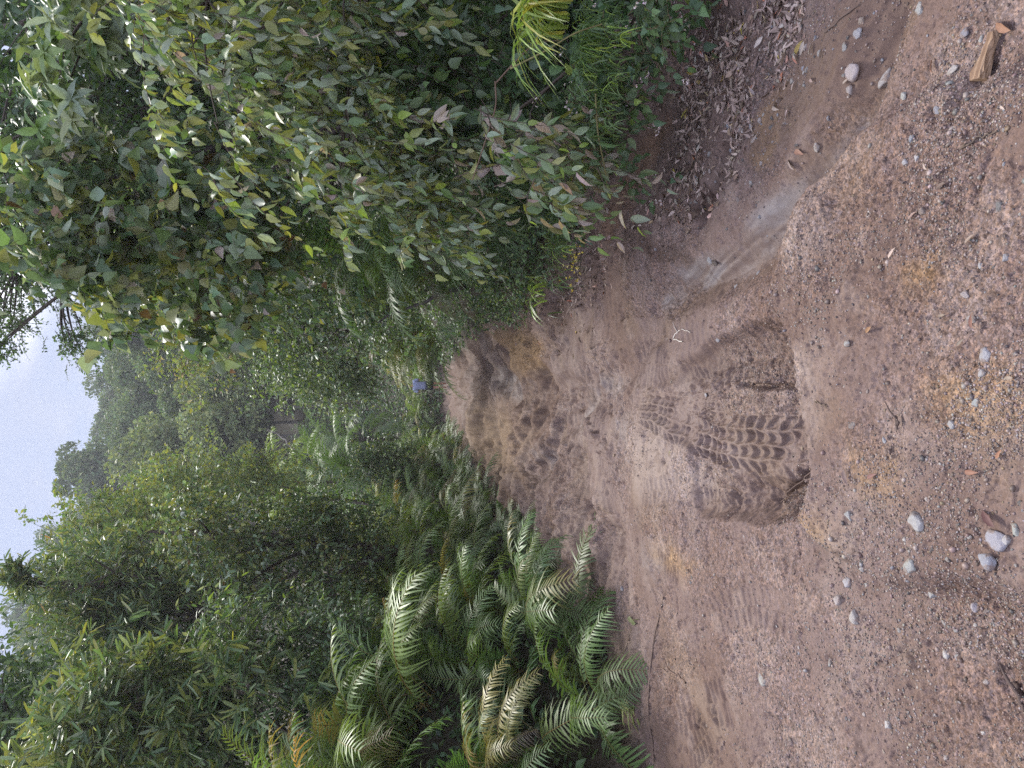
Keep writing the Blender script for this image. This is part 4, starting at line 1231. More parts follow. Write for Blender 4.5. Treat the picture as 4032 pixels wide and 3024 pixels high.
# wooded hill: trees set out over the slope
rows = [(66, 6.2), (73, 6.4), (82, 6.6), (91, 6.8), (101, 7), (111, 7), (120, 7)]
i = 0
for Y, sp in rows:
    half = .26 * Y + 6
    x = -half + rng.uniform(0, 2) - .18 * Y
    while x < half * .95:
        xx, yy = x + rng.uniform(-1.5, 1.5), Y + rng.uniform(-3.5, 3.5)
        s = rng.uniform(.8, 1.25) * (.8 + .002 * Y)
        root = thing('hill_tree', 'lumpy-crowned grey-green tree packed among others on the far wooded hill', 'tree', (xx, yy, gz(xx, yy)[0] - .3),
                     'trees covering the far hill', (0, 0, rng.uniform(0, 6.28)))
        root.scale = (s, s, s * rng.uniform(.95, 1.35))
        cr, tr = FAR[i % 5]; i += 1
        link('trunk', tr, root); link('crown', cr, root)
        x += sp * rng.uniform(.75, 1.1)
for lab, x, y, d, s in (('rounded pale green shrub at the centre below the dark hill', 1120, 1600, 53, 1.50), ('pale feathery shrub left of the centre one', 1150, 1720, 51, 1.65),
                        ('pale shrub standing highest in the pale group', 1050, 1830, 55, 1.88), ('pale shrub half hidden behind the silvery leaves', 1150, 1510, 54, 1.42),
                        ('pale green shrub rising behind the lit tree fern', 1000, 1930, 54, 2.10), ('pale olive shrub close under the hill trees', 900, 2010, 57, 2.25),
                        ('small pale shrub in front of the dark hill gap', 1190, 1660, 57, 1.35), ('pale shrub tucked behind the left tree fern', 1200, 1800, 58, 1.50)):
    far_tree('pale_shrub', lab, 'shrub', x, y, d, s, SHB[rng.integers(3)])

# undergrowth over the banks
m = 60000
Y_ = 3.2 * (40 / 3.2) ** rng.random(m); side = rng.random(m) < .5; off = .25 + rng.gamma(1.6, 1.6, m) * (.5 + .05 * Y_)
X_ = np.where(side, np.interp(Y_, LY, LX) - off, np.interp(Y_, RY, RX) + off)
b2 = rng.random(m) < .25
X_ = np.where(b2, rng.uniform(-9, 9, m), X_); Y_ = np.where(b2, rng.uniform(33.2, 44, m), Y_)
g = Geo(); zz = gz(X_, Y_) + rng.uniform(0, .22, m)
g.leaves(np.stack([X_, Y_, zz], -1), rand_dirs(m) * [1, 1, .5], rand_dirs(m) * .8 + [0, 0, .8], rng.uniform(.05, .11, m) * (.8 + .03 * Y_), T_OVATE, palette(m, ((DEEP, 4), (MID, 3), (TEAL, 1))))
tag(link('undergrowth', g.mesh('undergrowth', M_LEAF)), 'low dark green undergrowth covering the banks under the trees', 'undergrowth', None, 'stuff')

# ------------------------------------------------------------------ stones, gravel, litter
def stone_mesh(seed, flat):
    r = np.random.default_rng(seed)
    import bmesh
    bm = bmesh.new(); bmesh.ops.create_icosphere(bm, subdivisions=3, radius=1.0)
    V = np.array([v.co[:] for v in bm.verts])
    for k in range(13):     # planes that cut the ball into facets
        n = unit(r.normal(size=3)); h = r.uniform(.48, .88)
        d = V @ n - h
        V = V - np.where(d > 0, d, 0)[:, None] * n * .9
    V += .05 * np.sin(V[:, [1, 2, 0]] * 5 + r.uniform(0, 6, 3))
    V *= np.array([1, r.uniform(.65, .9), flat])
    for v, c in zip(bm.verts, V): v.co = c
    me = bpy.data.meshes.new('stone'); bm.to_mesh(me); bm.free()
    me.materials.append(M_STONE)
    me.polygons.foreach_set('use_smooth', np.ones(len(me.polygons), bool))
    return me


STONES = [stone_mesh(50 + i, .45 + .06 * (i % 5)) for i in range(9)]


def put_stone(x, y, px, color, label, group=None, name='stone', sink=.42, var=None, rz=None, tall=1.0):
    p = gp(x, y); z = gz(*p)[0]
    q = gp(x, y, z); z = gz(*q)[0]
    depth = math.hypot(q[1], EYE - z)
    r = px / F * depth / 2
    me = STONES[var if var is not None else rng.integers(9)]
    o = link(name, me, None, (q[0], q[1], z + r * (.45 - sink) * tall), (rng.uniform(-.2, .2), rng.uniform(-.2, .2), rng.uniform(0, 6.28) if rz is None else rz), (r, r, r * tall))
    color = np.array(color); color = (color * .65 + color.mean() * .35) * np.array([1.04, 1.0, .95]) * .62
    o.color = (*color, 1)
    return tag(o, label, 'stone', group)


SG = (.34, .33, .31); SP_ = (.48, .40, .36); SW = (.52, .49, .45); SD = (.14, .13, .125); ST = (.40, .30, .22); SB = (.28, .20, .16)
for x, y, px, c, lab in (
        (3410, 285, 105, (.50, .41, .40), 'large smooth pinkish stone lying across the muddy wash'),
        (3462, 308, 80, (.46, .42, .40), 'pale angular stone touching the large pinkish one'),
        (3335, 355, 44, SP_, 'rounded pinkish stone beside a knot of dead leaves in the wash'),
        (3317, 180, 44, SG, 'squarish grey stone in the brown wash'),
        (3365, 130, 50, (.38, .38, .42), 'bluish elongated stone near the right edge of the wash'),
        (3366, 82, 36, ST, 'tan rounded stone beside the right edge of the wash'),
        (3620, 38, 60, (.42, .43, .40), 'pale grey stone near the top right of the gravel'),
        (3200, 580, 46, (.48, .42, .38), 'pale block of stone standing upright in the silt'),
        (3560, 380, 44, (.45, .47, .44), 'greenish white angular stone on the gravel right of the wash'),
        (3670, 430, 36, (.33, .34, .40), 'blue-grey pebble right of the foot marks'),
        (3755, 275, 54, (.52, .47, .42), 'cream angular stone near the wood chunk'),
        (3865, 150, 34, (.45, .46, .42), 'pale stone at the end of the wood chunk'),
        (3800, 125, 44, (.30, .30, .36), 'slate blue stone near the wood chunk'),
        (3580, 545, 34, (.30, .34, .40), 'dark bluish pebble on the pale gravel swell'),
        (3600, 620, 40, (.50, .48, .50), 'whitish stone with a smaller one against it on the gravel swell'),
        (3556, 640, 36, (.45, .44, .46), 'pale lavender stone left of the whitish one'),
        (3630, 835, 44, SB, 'brown clod-like stone with a pale flake beside it'),
        (3930, 810, 46, (.20, .19, .18), 'dark stone half buried near the bottom gravel'),
        (3786, 1155, 40, (.46, .38, .36), 'pinkish stone with a dark end on the gravel'),
        (3970, 1015, 46, (.38, .38, .42), 'grey stone at the frame edge on the pinkish gravel'),
        (3855, 1040, 34, (.42, .42, .44), 'pale grey pebble above the stone at the frame edge'),
        (3890, 1398, 62, (.42, .42, .46), 'knobbly pale blue-grey stone on orange gravel'),
        (3874, 1470, 40, (.48, .46, .46), 'bone-shaped pale stone below the knobbly one'),
        (3848, 1583, 46, (.38, .42, .42), 'round greenish grey stone on the orange gravel'),
        (3732, 1672, 44, (.42, .42, .42), 'slanting grey stone near a dead twig'),
        (3337, 1353, 36, (.40, .40, .38), 'grey-white stone on the near edge of the dug hole'),
        (3363, 1673, 40, (.26, .21, .19), 'dark brown stone at the crumbly rim of the hole'),
        (3480, 1730, 30, (.38, .40, .44), 'small blue-grey stone below the dark brown rim stone'),
        (3820, 1265, 46, (.44, .40, .38), 'grey stone with a reddish leaf on it'),
        (3610, 2056, 90, (.44, .44, .44), 'long flat pale grey stone left of the dark red leaf'),
        (3915, 2120, 110, (.40, .39, .46), 'large smooth lavender-grey oval stone'),
        (3885, 2203, 88, (.36, .38, .46), 'flat blue-grey stone with a rust stain beside the oval one'),
        (3990, 2085, 50, (.44, .48, .42), 'greenish pale stone at the frame edge beside the oval one'),
        (3960, 2125, 46, (.50, .48, .48), 'whitish stone touching the greenish one'),
        (3333, 2030, 64, (.42, .43, .42), 'blocky grey stone with brown mud at the left of the hole'),
        (3395, 2240, 40, (.46, .44, .42), 'pale stone among coarse gravel'),
        (3340, 2290, 56, (.46, .44, .48), 'long thin pale stone pointing down the gravel'),
        (3370, 2430, 70, (.50, .46, .42), 'rough cream stone with a fluted side'),
        (3592, 2230, 64, (.44, .46, .42), 'pale greenish upright stone in the coarse gravel'),
        (3672, 2338, 52, (.46, .46, .44), 'chipped pale stone below the upright one'),
        (3838, 2393, 46, (.52, .46, .50), 'pinkish white stone with a dark spot'),
        (3300, 2360, 56, (.48, .40, .38), 'flat pinkish slab sunk in the mud'),
        (3005, 2680, 64, (.46, .45, .40), 'lone pale angular stone on the muddy left side'),
        (3725, 2575, 46, (.56, .54, .50), 'small white stone beside an amber pebble'),
        (3500, 2855, 44, (.62, .60, .58), 'bright white shard lying in the mud'),
        (3270, 2610, 34, (.40, .40, .38), 'small grey stone among scattered chips on the left'),
        (2450, 2320, 40, (.42, .41, .44), 'lone pale pebble on the shaded left mud'),
        (2440, 2600, 34, SD, 'small dark stone near the fallen stick on the left'),
        (2785, 1556, 26, (.46, .43, .42), 'pale pebble stuck on the ridge of the tread print'),
        (3200, 1745, 24, (.46, .42, .36), 'pale pebble wedged in the crack at the print end'),
        (3180, 1765, 22, (.50, .34, .18), 'amber pebble at the root of the crack'),
        (2885, 1130, 34, (.34, .34, .38), 'grey stone on the silt flow nearest the cut bank'),
        (2850, 1338, 32, (.30, .30, .34), 'dark grey stone at the silt tail beside the prints'),
        (2800, 1025, 44, (.36, .36, .35), 'grey stone next to the brown clod above the silt'),
        (2830, 1030, 40, (.13, .085, .06), 'dark brown clod above the silt flow'),
        (2965, 1075, 28, (.30, .30, .34), 'slate pebble in the upper silt flow'),
        (3050, 930, 26, (.24, .24, .28), 'dark pebble in the middle of the silt flow'),
        (3005, 855, 30, (.36, .38, .42), 'bluish pebble in the silt flow'),
        (2960, 720, 34, (.46, .45, .42), 'pale pebble on the bank of the silt flow'),
        (2885, 640, 36, (.30, .31, .29), 'greenish grey stone in the crevice of the dirt bank'),
        (2870, 500, 40, (.34, .35, .38), 'grey stone at the top of the dirt bank crevice'),
        (3120, 320, 34, (.44, .40, .34), 'cream pebble above the sandy wash'),
        (3035, 290, 40, (.26, .27, .26), 'dark stone at the litter edge beside the wash')):
    put_stone(x, y, px, c, lab)
# countable pebbles with nothing to tell them apart
cols = [SG, SP_, SW, SD, ST, SB, (.34, .36, .42)]
n = 0
while n < 215:
    u = rng.random()
    if u < .40: x, y, px = rng.uniform(3330, 4030), rng.uniform(1900, 3000), rng.uniform(10, 26)
    elif u < .62: x, y, px = rng.uniform(3300, 4030), rng.uniform(50, 1900), rng.uniform(9, 20)
    elif u < .9:
        t = rng.random(); x, y, px = 3330 - 620 * t + rng.normal() * 70, 60 + 760 * t + rng.normal() * 90, rng.uniform(12, 32)
        if y < 10: continue
    else: x, y, px = rng.uniform(2700, 3250), rng.uniform(2050, 3000), rng.uniform(11, 24)
    put_stone(x, y, px, np.array(cols[rng.integers(7)]) * rng.uniform(.8, 1.15), 'small pebble half sunk in the wet gravel and mud', 'small pebbles scattered over the track', 'pebble', .42)
    n += 1

# gravel
ICO_V = None
def gravel(n):
    import bmesh
    bm = bmesh.new(); bmesh.ops.create_icosphere(bm, subdivisions=1, radius=1.0)
    tv = np.array([v.co[:] for v in bm.verts]); tl = np.array([[v.index for v in f.verts] for f in bm.faces]).ravel(); tc = np.full(len(bm.faces), 3); bm.free()
    pts = []
    m = int(n * 1.0)
    V_ = 2250 + 2000 * rng.random(m * 4) ** .75; y_ = rng.uniform(-150, 3170, m * 4)
    P = gp(V_, y_)
    z, K = profile(P[:, 0], P[:, 1])
    dens = (.10 + .90 * ss(.42, .64, fbm(P[:, 0], P[:, 1], .28, 3, 201))) * (1 - .88 * K['silt']) * (1 - .4 * K['wash']) * (1 - .8 * K['print'])
    dens *= np.interp(P[:, 0], RX[:1].tolist() + [9], [1, 1])
    s1 = ss(.1, -.1, sdf(P[:, 0], P[:, 1], LITTER)); dens = np.maximum(dens, .6 * s1)
    keep = rng.random(len(dens)) < dens
    keep &= (P[:, 0] < np.interp(P[:, 1], RY, RX) + .3) & (P[:, 0] > np.interp(P[:, 1], LY, LX) - .1)
    P, z = P[keep][:n], z[keep][:n]
    k = len(P)
    dep = np.hypot(P[:, 1], EYE)
    r = (.0012 + .0036 * rng.random(k) ** 3.0) * (.75 + .13 * dep)
    r *= 1 + 1.3 * (rng.random(k) < .02)
    A = rand_dirs(k); B = unit(np.cross(A, rand_dirs(k))); Cc = np.cross(A, B)
    sc = rng.uniform(.6, 1.25, (k, 3)) * r[:, None]
    jit = tv[None] * rng.uniform(.8, 1.2, (k, len(tv), 1))
    V = A[:, None] * jit[..., :1] * sc[:, None, :1] + B[:, None] * jit[..., 1:2] * sc[:, None, 1:2] + Cc[:, None] * jit[..., 2:] * sc[:, None, 2:]
    V[..., 2] *= .75
    V += np.stack([P[:, 0], P[:, 1], z + r * .15], -1)[:, None]
    c = .49 * palette(k, (((.28, .20, .165), 5), ((.38, .30, .255), 2.5), ((.16, .11, .085), 3), ((.28, .25, .235), 1.2), ((.44, .37, .31), .45), ((.29, .20, .115), .8), ((.10, .085, .08), 1.2)))
    L = (np.arange(k) * len(tv))[:, None] + tl[None]
    me = mesh_data('gravel', V.reshape(-1, 3), L.ravel(), np.tile(tc, k), M_PEBBLE, np.repeat(c, len(tv), 0))
    return tag(link('gravel', me), 'fine loose gravel and grit over the track surface', 'gravel', None, 'stuff')


gravel(52000)

# leaf litter
def lay_leaves(P, size, pal, lift=.006):
    k = len(P); z = gz(P[:, 0], P[:, 1])
    pal = tuple((tuple(.58 * np.array(c)), w_) for c, w_ in pal)
    D = unit(np.c_[rng.normal(size=(k, 2)), rng.normal(size=k) * .25]); Nn = np.array([0, 0, 1.0]) + .45 * rng.normal(size=(k, 3))
    Nn[:, 2] *= np.where(rng.random(k) < .5, 1, -1)
    g = Geo(); g.leaves(np.c_[P, z + lift], D, Nn, size, T_LITTER, palette(k, pal), rng.uniform(.6, 1.1, k))
    return g


T_LITTER = leaf_tmpl([(.2, .15), (.5, .21), (.8, .12)], .09, -.22)
LP = (((.40, .30, .235), 4), ((.26, .18, .13), 4), ((.12, .075, .05), 4), ((.50, .41, .34), 2), ((.42, .17, .10), .8), ((.52, .38, .10), .3))
cand = gp(rng.uniform(2050, 3250, 26000), rng.uniform(-60, 1400, 26000))
d = sdf(cand[:, 0], cand[:, 1], LITTER)
pr_ = ss(.12, -.15, d) * ss(.0, .14, sdf(cand[:, 0], cand[:, 1], REDBANK)) * (.07 + .7 * ss(.40, .62, fbm(cand[:, 0], cand[:, 1], .35, 3, 211)))
cand = cand[rng.random(len(cand)) < pr_][:4200]
g = lay_leaves(cand, rng.uniform(.022, .058, len(cand)) * (.85 + .06 * cand[:, 1]), LP)
tag(link('leaf_litter', g.mesh('leaf_litter', M_LITTER)), 'drift of dry pinkish brown fallen leaves along the foot of the right bank', 'leaf litter', None, 'stuff')
cand = gp(rng.uniform(1850, 2400, 2000), rng.uniform(800, 1500, 2000))
xr_ = np.interp(cand[:, 1], RY, RX)
cand = cand[(cand[:, 0] > xr_ - .9 * rng.random(2000) ** 2 - .1) & (cand[:, 0] < xr_ + .3)]
g = lay_leaves(cand, rng.uniform(.03, .06, len(cand)) * 1.3, LP)
tag(link('leaf_litter', g.mesh('leaf_litter', M_LITTER)), 'scattered dead leaves along the creeper edge farther up the track', 'leaf litter', None, 'stuff')


def fallen_leaf(x, y, px, color, label, group=None, wid=.8, curl=None):
    p = gp(x, y); z = gz(*p)[0]; p = gp(x, y, z); z = gz(*p)[0]
    s = px / F * math.hypot(p[1], EYE)
    g = Geo()
    D = unit(np.r_[rng.normal(size=2), .1])[None]; Nn = np.array([[0, 0, 1.0]]) + .25 * rng.normal(size=(1, 3))
    g.leaves(-D * s * .5, D, Nn, np.array([s]), T_LITTER, np.array([color]) * .55 + .02, wid)
    return tag(link('fallen_leaf', g.mesh('fallen_leaf', M_LITTER), None, (p[0], p[1], z + .014)), label, 'leaf', group)


for x, y, px, c, lab in ((3890, 2040, 80, (.16, .06, .05), 'glossy dark red fallen leaf near the oval stone'), (3425, 1300, 44, (.42, .22, .09), 'orange-brown leaf flat on the near gravel'),
                         (3840, 1265, 50, (.30, .13, .08), 'reddish leaf lying on a grey stone'), (2910, 240, 46, (.55, .36, .07), 'yellow fallen leaf on the dark litter'),
                         (3965, 110, 90, (.40, .20, .11), 'long rusty pink leaf at the right edge of the gravel'), (3940, 1790, 40, (.45, .20, .10), 'orange leaf scrap at the frame edge'),
                         (3835, 1860, 56, (.36, .16, .09), 'pair-shaped russet leaf on fine grey gravel'), (3345, 1880, 60, (.20, .12, .10), 'curled purple-brown leaf at the rim of the hole'),
                         (3160, 190, 60, (.42, .30, .06), 'ochre leaf curled at the wash edge'), (2700, 450, 60, (.48, .40, .07), 'narrow yellow leaf on the bank above the litter'),
                         (2790, 740, 34, (.50, .34, .06), 'small amber leaf beside the crevice'), (2930, 120, 40, (.40, .34, .05), 'yellow-green leaf beneath the brambles'),
                         (3600, 850, 46, (.44, .28, .22), 'pinkish leaf flake beside the brown clod'), (3680, 260, 50, (.42, .20, .13), 'salmon leaf stuck in the gravel'),
                         (3150, 600, 60, (.46, .24, .15), 'orange-pink leaf beside the upright pale block'), (3115, 650, 60, (.48, .36, .30), 'pale curled leaf near the upright block'),
                         (3450, 1875, 50, (.28, .12, .09), 'dull red leaf on the crumbly rim'), (2640, 1785, 24, (.45, .50, .12), 'tiny lime leaf on the pale mud left of the prints')):
    fallen_leaf(x, y, px, c, lab)
for i in range(46):
    t = rng.random()
    x, y = 3250 - 550 * t + rng.normal() * 90, 80 + 800 * t + rng.normal() * 110
    if i > 34: x, y = rng.uniform(3300, 4000), rng.uniform(100, 2000)
    if not (0 < y < 3000): continue
    fallen_leaf(x, y, rng.uniform(24, 50), palette(1, LP)[0], 'dry brown fallen leaf on the damp gravel', 'dry leaves strewn on the gravel')

# yellow flowers by the litter edge
g = Geo(); c0 = at(2355, 1045, 6.9); c0[2] = gz(c0[0], c0[1])[0] + .03
for k in range(40):
    p = np.array([rng.normal() * .12, rng.normal() * .16, rng.uniform(0, .12)])
    for j in range(4):
        g.leaves(p[None], rand_dirs(1), rand_dirs(1), np.array([.022]), T_BROAD, np.array([[.62, .48, .04]]))
    g.tubes(np.array([[[p[0], p[1], -.05], p]]), np.array([[.0015, .001]]), 3, (.10, .16, .05))
tag(link('yellow_flowers', g.mesh('yellow_flowers', M_FLOWER), None, c0), 'patch of small yellow flowers at the edge of the leaf litter', 'flowers')

# sticks
def stick(label, pts, r, col, fork=False, name='stick', lift=.004):
    p = gpoly(pts); t = np.linspace(0, len(p) - 1, 12)
    q = np.stack([np.interp(t, np.arange(len(p)), p[:, i]) for i in range(2)], -1)
    q[1:-1] += rng.normal(size=(10, 2)) * .004
    z = gz(q[:, 0], q[:, 1]); z = np.maximum(z, np.convolve(np.pad(z, 2, 'edge'), np.ones(5) / 5, 'valid')) + lift
    g = Geo(); P = np.c_[q, z]
    o = P[0].copy(); P = P - o
    g.tubes(P[None], (r * np.linspace(1, .5, 12))[None], 6, col)
    if fork:
        a = P[6]; b = a + np.array([.06, .05, .01]) * (1 + 10 * r)
        g.tubes(np.array([[a, (a + b) / 2 + .005, b]]), np.array([[r * .6, r * .5, r * .3]]), 5, col)
    return tag(link(name, g.mesh(name, M_BARK), None, o), label, 'stick')


stick('long thin brown stick lying along the left side of the track', [(2575, 3000), (2570, 2700), (2580, 2500), (2625, 2350)], .007, (.13, .085, .06))
stick('forked reddish twig on the left mud', [(2690, 2690), (2640, 2640), (2590, 2630)], .006, (.14, .085, .06), True)
stick('thin straw-coloured stem under the broken green leaf', [(2480, 2580), (2500, 2500), (2510, 2470)], .003, (.22, .16, .10))
stick('pale forked twig lying on the grey silt', [(2700, 1345), (2660, 1335), (2690, 1295), (2735, 1310)], .004, (.50, .45, .38), True)
stick('dark bent twig stuck upright in the gravel', [(3650, 1640), (3665, 1665), (3660, 1690)], .005, (.07, .045, .035), True, lift=.015)
stick('thin dark twig curving across the gravel at the frame edge', [(3880, 590), (3950, 540), (4020, 520)], .004, (.10, .07, .05))
stick('thin twig at the right edge of the wash', [(3290, 130), (3360, 60), (3400, 10)], .004, (.12, .08, .06))
stick('bent root-like twig at the litter edge by the wash', [(3135, 150), (3130, 100), (3160, 40)], .007, (.10, .065, .05))
stick('dark curled root scrap near the lower left corner', [(3960, 2690), (4000, 2740), (4025, 2800)], .010, (.07, .045, .035), True)
stick('short straight twig on the near gravel', [(3300, 1580), (3345, 1600)], .003, (.13, .09, .06))
stick('slim root lying in the crack beside the tread print', [(3190, 1768), (3130, 1830), (3060, 1900), (2985, 1980)], .005, (.09, .055, .04), lift=.03)
# broken green leaf sprig
p = gp(2510, 2440); z = gz(*p)[0]; g = Geo()
for k in range(6):
    D = np.array([[math.cos(k * .35 - .9) * -.3 + .2, .8, .15]]); g.leaves(np.array([[.012 * k - .03, .02 * k - .05, .01]]), D, np.array([[.1 * k - .3, 0, 1.0]]), np.array([.08]), T_LANCE, np.array([[.22, .24, .11]]))
g.tubes(np.array([[[-.02, -.12, .004], [0, 0, .012], [.02, .10, .012]]]), np.array([[.003, .003, .002]]), 4, (.2, .18, .08))
tag(link('leaf_sprig', g.mesh('leaf_sprig', M_LEAF), None, (p[0], p[1], z), (0, 0, .5)), 'broken pale green sprig dropped on the left of the track', 'sprig')
# wood chunk
import bmesh
p = gp(3896, 222); z = gz(*p)[0]
bm = bmesh.new(); bmesh.ops.create_cube(bm, size=1.0)
bmesh.ops.subdivide_edges(bm, edges=bm.edges[:], cuts=5, use_grid_fill=True)
for v in bm.verts:
    c = v.co
    taper = .55 + .6 * (c.y + .5)
    c.x *= .042 * taper; c.z *= .03 * taper; c.y *= .125
    c.x += .008 * math.sin(c.y * 40) + .004 * math.sin(c.z * 300 + c.y * 90); c.z += .003 * math.sin(c.x * 260)
me = bpy.data.meshes.new('wood_chunk'); bm.to_mesh(me); bm.free(); me.materials.append(plain_material('split_wood', (.17, .10, .055), .8, (.27, .18, .11)))
tag(link('wood_chunk', me, None, (p[0], p[1], z + .012), (.1, .15, 1.35)), 'split chunk of brown wood lying on the gravel at lower right', 'wood')

# ------------------------------------------------------------------ the walker
def skin_figure(name, joints, edges, radii, mat, parent, sub=2):
    me = bpy.data.meshes.new(name); me.from_pydata([Vv for Vv in joints], edges, []); me.update()
    me.materials.append(mat)
    o = link(name, me, parent)
    o.modifiers.new('skin', 'SKIN').use_smooth_shade = True
    for v, r in zip(me.skin_vertices[0].data, radii):
        v.radius = (r, r) if np.isscalar(r) else r
    me.skin_vertices[0].data[0].use_root = True
    s = o.modifiers.new('sub', 'SUBSURF'); s.levels = sub; s.render_levels = sub
    return o


fx, fy = gp(1766, 1518); fz = gz(fx, fy)[0]
man = thing('person', 'person seen from behind in blue striped shirt and dark shorts, hands raised at the chest', 'person', (fx, fy, fz), None, (0, 0, 0))
M_SKIN = plain_material('skin', (.38, .20, .135), .55); M_SHIRT = plain_material('shirt', (.20, .235, .36), .8, (.32, .35, .47)); M_SHORT = plain_material('shorts', (.018, .020, .03), .8)
M_HAIR = plain_material('hair', (.03, .022, .018), .6)
J, E, Rr = [], [], []
def jt(p, r, prev=None):
    J.append(p); Rr.append(r)
    if prev is not None: E.append((prev, len(J) - 1))
    return len(J) - 1
pel = jt((0, 0, .92), (.15, .11)); wst = jt((0, 0, 1.08), (.14, .10), pel); chs = jt((0, 0, 1.30), (.17, .115), wst); nkb = jt((0, 0, 1.44), (.08, .075), chs)
nk = jt((0, .01, 1.52), (.055, .058), nkb); hd1 = jt((0, .02, 1.60), (.07, .085), nk); hd2 = jt((0, .02, 1.68), (.075, .09), hd1); hd3 = jt((0, .01, 1.745), (.045, .055), hd2)
for s, kx, ky in ((-1, .02, -.03), (1, .0, .10)):
    h = jt((s * .09, 0, .86), .085, pel); kn = jt((s * .095 + kx, .03 + ky * .6, .47), .055, h); cf = jt((s * .095 + kx, -.01 + ky, .32), .052, kn); an = jt((s * .09 + kx, -.02 + ky, .08), .034, cf)
    jt((s * .10 + kx, .12 + ky, .03), (.04, .028), an)
    sh = jt((s * .17, 0, 1.41), .06, chs); el = jt((s * .27, -.02, 1.14), .042, sh); wr = jt((s * .20, .17, 1.33), .03, el); pa = jt((s * .185, .21, 1.40), (.036, .02), wr)
    for q in range(4):
        f1 = jt((s * (.165 + .018 * q), .235, 1.45 - .006 * q), .0095, pa); jt((s * (.160 + .018 * q), .262, 1.47 - .008 * abs(q - 1.4)), .008, f1)
    t1 = jt((s * .150, .20, 1.42), .011, pa); jt((s * .135, .225, 1.445), .009, t1)
skin_figure('body', J, E, Rr, M_SKIN, man)
g = Geo()   # ears and nose and brow on the head
for s in (-1, 1):
    g.tubes(np.array([[[s * .072, .015, 1.62], [s * .088, .0, 1.645], [s * .083, .0, 1.675]]]), np.array([[.01, .014, .009]]), 6, (1, 1, 1))
    g.tubes(np.array([[[s * .03, .105, 1.652], [s * .03, .112, 1.655]]]), np.array([[.011, .006]]), 6, (.1, .1, .1))
g.tubes(np.array([[[0, .10, 1.655], [0, .125, 1.62], [0, .105, 1.61]]]), np.array([[.008, .014, .01]]), 6, (1, 1, 1))
g.tubes(np.array([[[-.022, .098, 1.585], [0, .108, 1.583], [.022, .098, 1.585]]]), np.array([[.004, .007, .004]]), 6, (1, 1, 1))
link('face', g.mesh('face', M_SKIN), man)
skin_figure('hair', [(0, -.035, 1.60), (0, -.045, 1.66), (0, -.03, 1.71), (.055, -.01, 1.66), (-.055, -.01, 1.66), (0, .0, 1.735)], [(0, 1), (1, 2), (1, 3), (1, 4), (2, 5)],
            [(.05, .04), (.062, .055), (.058, .055), (.028, .05), (.028, .05), (.035, .05)], M_HAIR, man)
J2 = [(0, 0, .86), (0, 0, 1.0), (0, 0, 1.22), (0, 0, 1.38), (0, .0, 1.455), (-.19, 0, 1.405), (-.275, -.02, 1.20), (.19, 0, 1.405), (.275, -.02, 1.20)]
skin_figure('shirt', J2, [(0, 1), (1, 2), (2, 3), (3, 4), (3, 5), (5, 6), (3, 7), (7, 8)], [(.19, .13), (.185, .135), (.195, .14), (.17, .12), (.085, .08), .085, .075, .085, .075], M_SHIRT, man)
skin_figure('shorts', [(0, 0, .93), (-.10, 0, .84), (-.105, .0, .56), (.10, .01, .84), (.10, .05, .56)], [(0, 1), (1, 2), (0, 3), (3, 4)], [(.165, .12), .105, .10, .105, .10], M_SHORT, man)

# ------------------------------------------------------------------ sky, sun, camera
SUN_EL, SUN_AZ = math.radians(56), math.radians(-4)          # azimuth clockwise from +Y (ahead), to the right
w = bpy.data.worlds.new('World'); scene.world = w; w.use_nodes = True
nt = w.node_tree; nt.nodes.clear()
out = N(nt, 'ShaderNodeOutputWorld')
sky = nt.nodes.new('ShaderNodeTexSky'); sky.sky_type = 'NISHITA'; sky.sun_disc = False
sky.sun_elevation = SUN_EL; sky.sun_rotation = SUN_AZ; sky.altitude = 300; sky.dust_density = 1.2
bg1 = N(nt, 'ShaderNodeBackground', Strength=.05); nt.links.new(sky.outputs[0], bg1.inputs[0])
tc = N(nt, 'ShaderNodeTexCoord')
mp = N(nt, 'ShaderNodeMapping'); mp.inputs['Scale'].default_value = (1, 1, 2.2); mp.inputs['Location'].default_value = (.3, .1, .2)
nt.links.new(tc.outputs['Generated'], mp.inputs['Vector'])
no = N(nt, 'ShaderNodeTexNoise', Scale=2.2, Detail=7.0, Roughness=.58); nt.links.new(mp.outputs[0], no.inputs['Vector'])
mr = N(nt, 'ShaderNodeMapRange'); mr.inputs['From Min'].default_value = .45; mr.inputs['From Max'].default_value = .66
nt.links.new(no.outputs['Fac'], mr.inputs['Value'])
# thin cloud is thickest round the sun
sd = (math.sin(SUN_AZ) * math.cos(SUN_EL), math.cos(SUN_AZ) * math.cos(SUN_EL), math.sin(SUN_EL))
dp = N(nt, 'ShaderNodeVectorMath', operation='DOT_PRODUCT'); nt.links.new(tc.outputs['Generated'], dp.inputs[0]); GA, GE = math.radians(14), math.radians(38)      # the bright thin cloud in front of the sun
dp.inputs[1].default_value = (math.sin(GA) * math.cos(GE), math.cos(GA) * math.cos(GE), math.sin(GE))
gl = N(nt, 'ShaderNodeMapRange'); gl.inputs['From Min'].default_value = .955; gl.inputs['From Max'].default_value = .995; gl.inputs['To Max'].default_value = 1.0
gl.interpolation_type = 'SMOOTHSTEP'
nt.links.new(dp.outputs['Value'], gl.inputs['Value'])
cl = math_node(nt, 'MAXIMUM', math_node(nt, 'ADD', math_node(nt, 'MULTIPLY', mr.outputs['Result'], .75), .10), gl.outputs['Result'])
bg2 = N(nt, 'ShaderNodeBackground', Strength=.95); cc = mixrgb(nt, mr.outputs['Result'], (.56, .60, 1.0), (.95, .96, 1.0)); cc = mixrgb(nt, gl.outputs['Result'], cc, (1, .99, .97)); nt.links.new(cc, bg2.inputs[0])
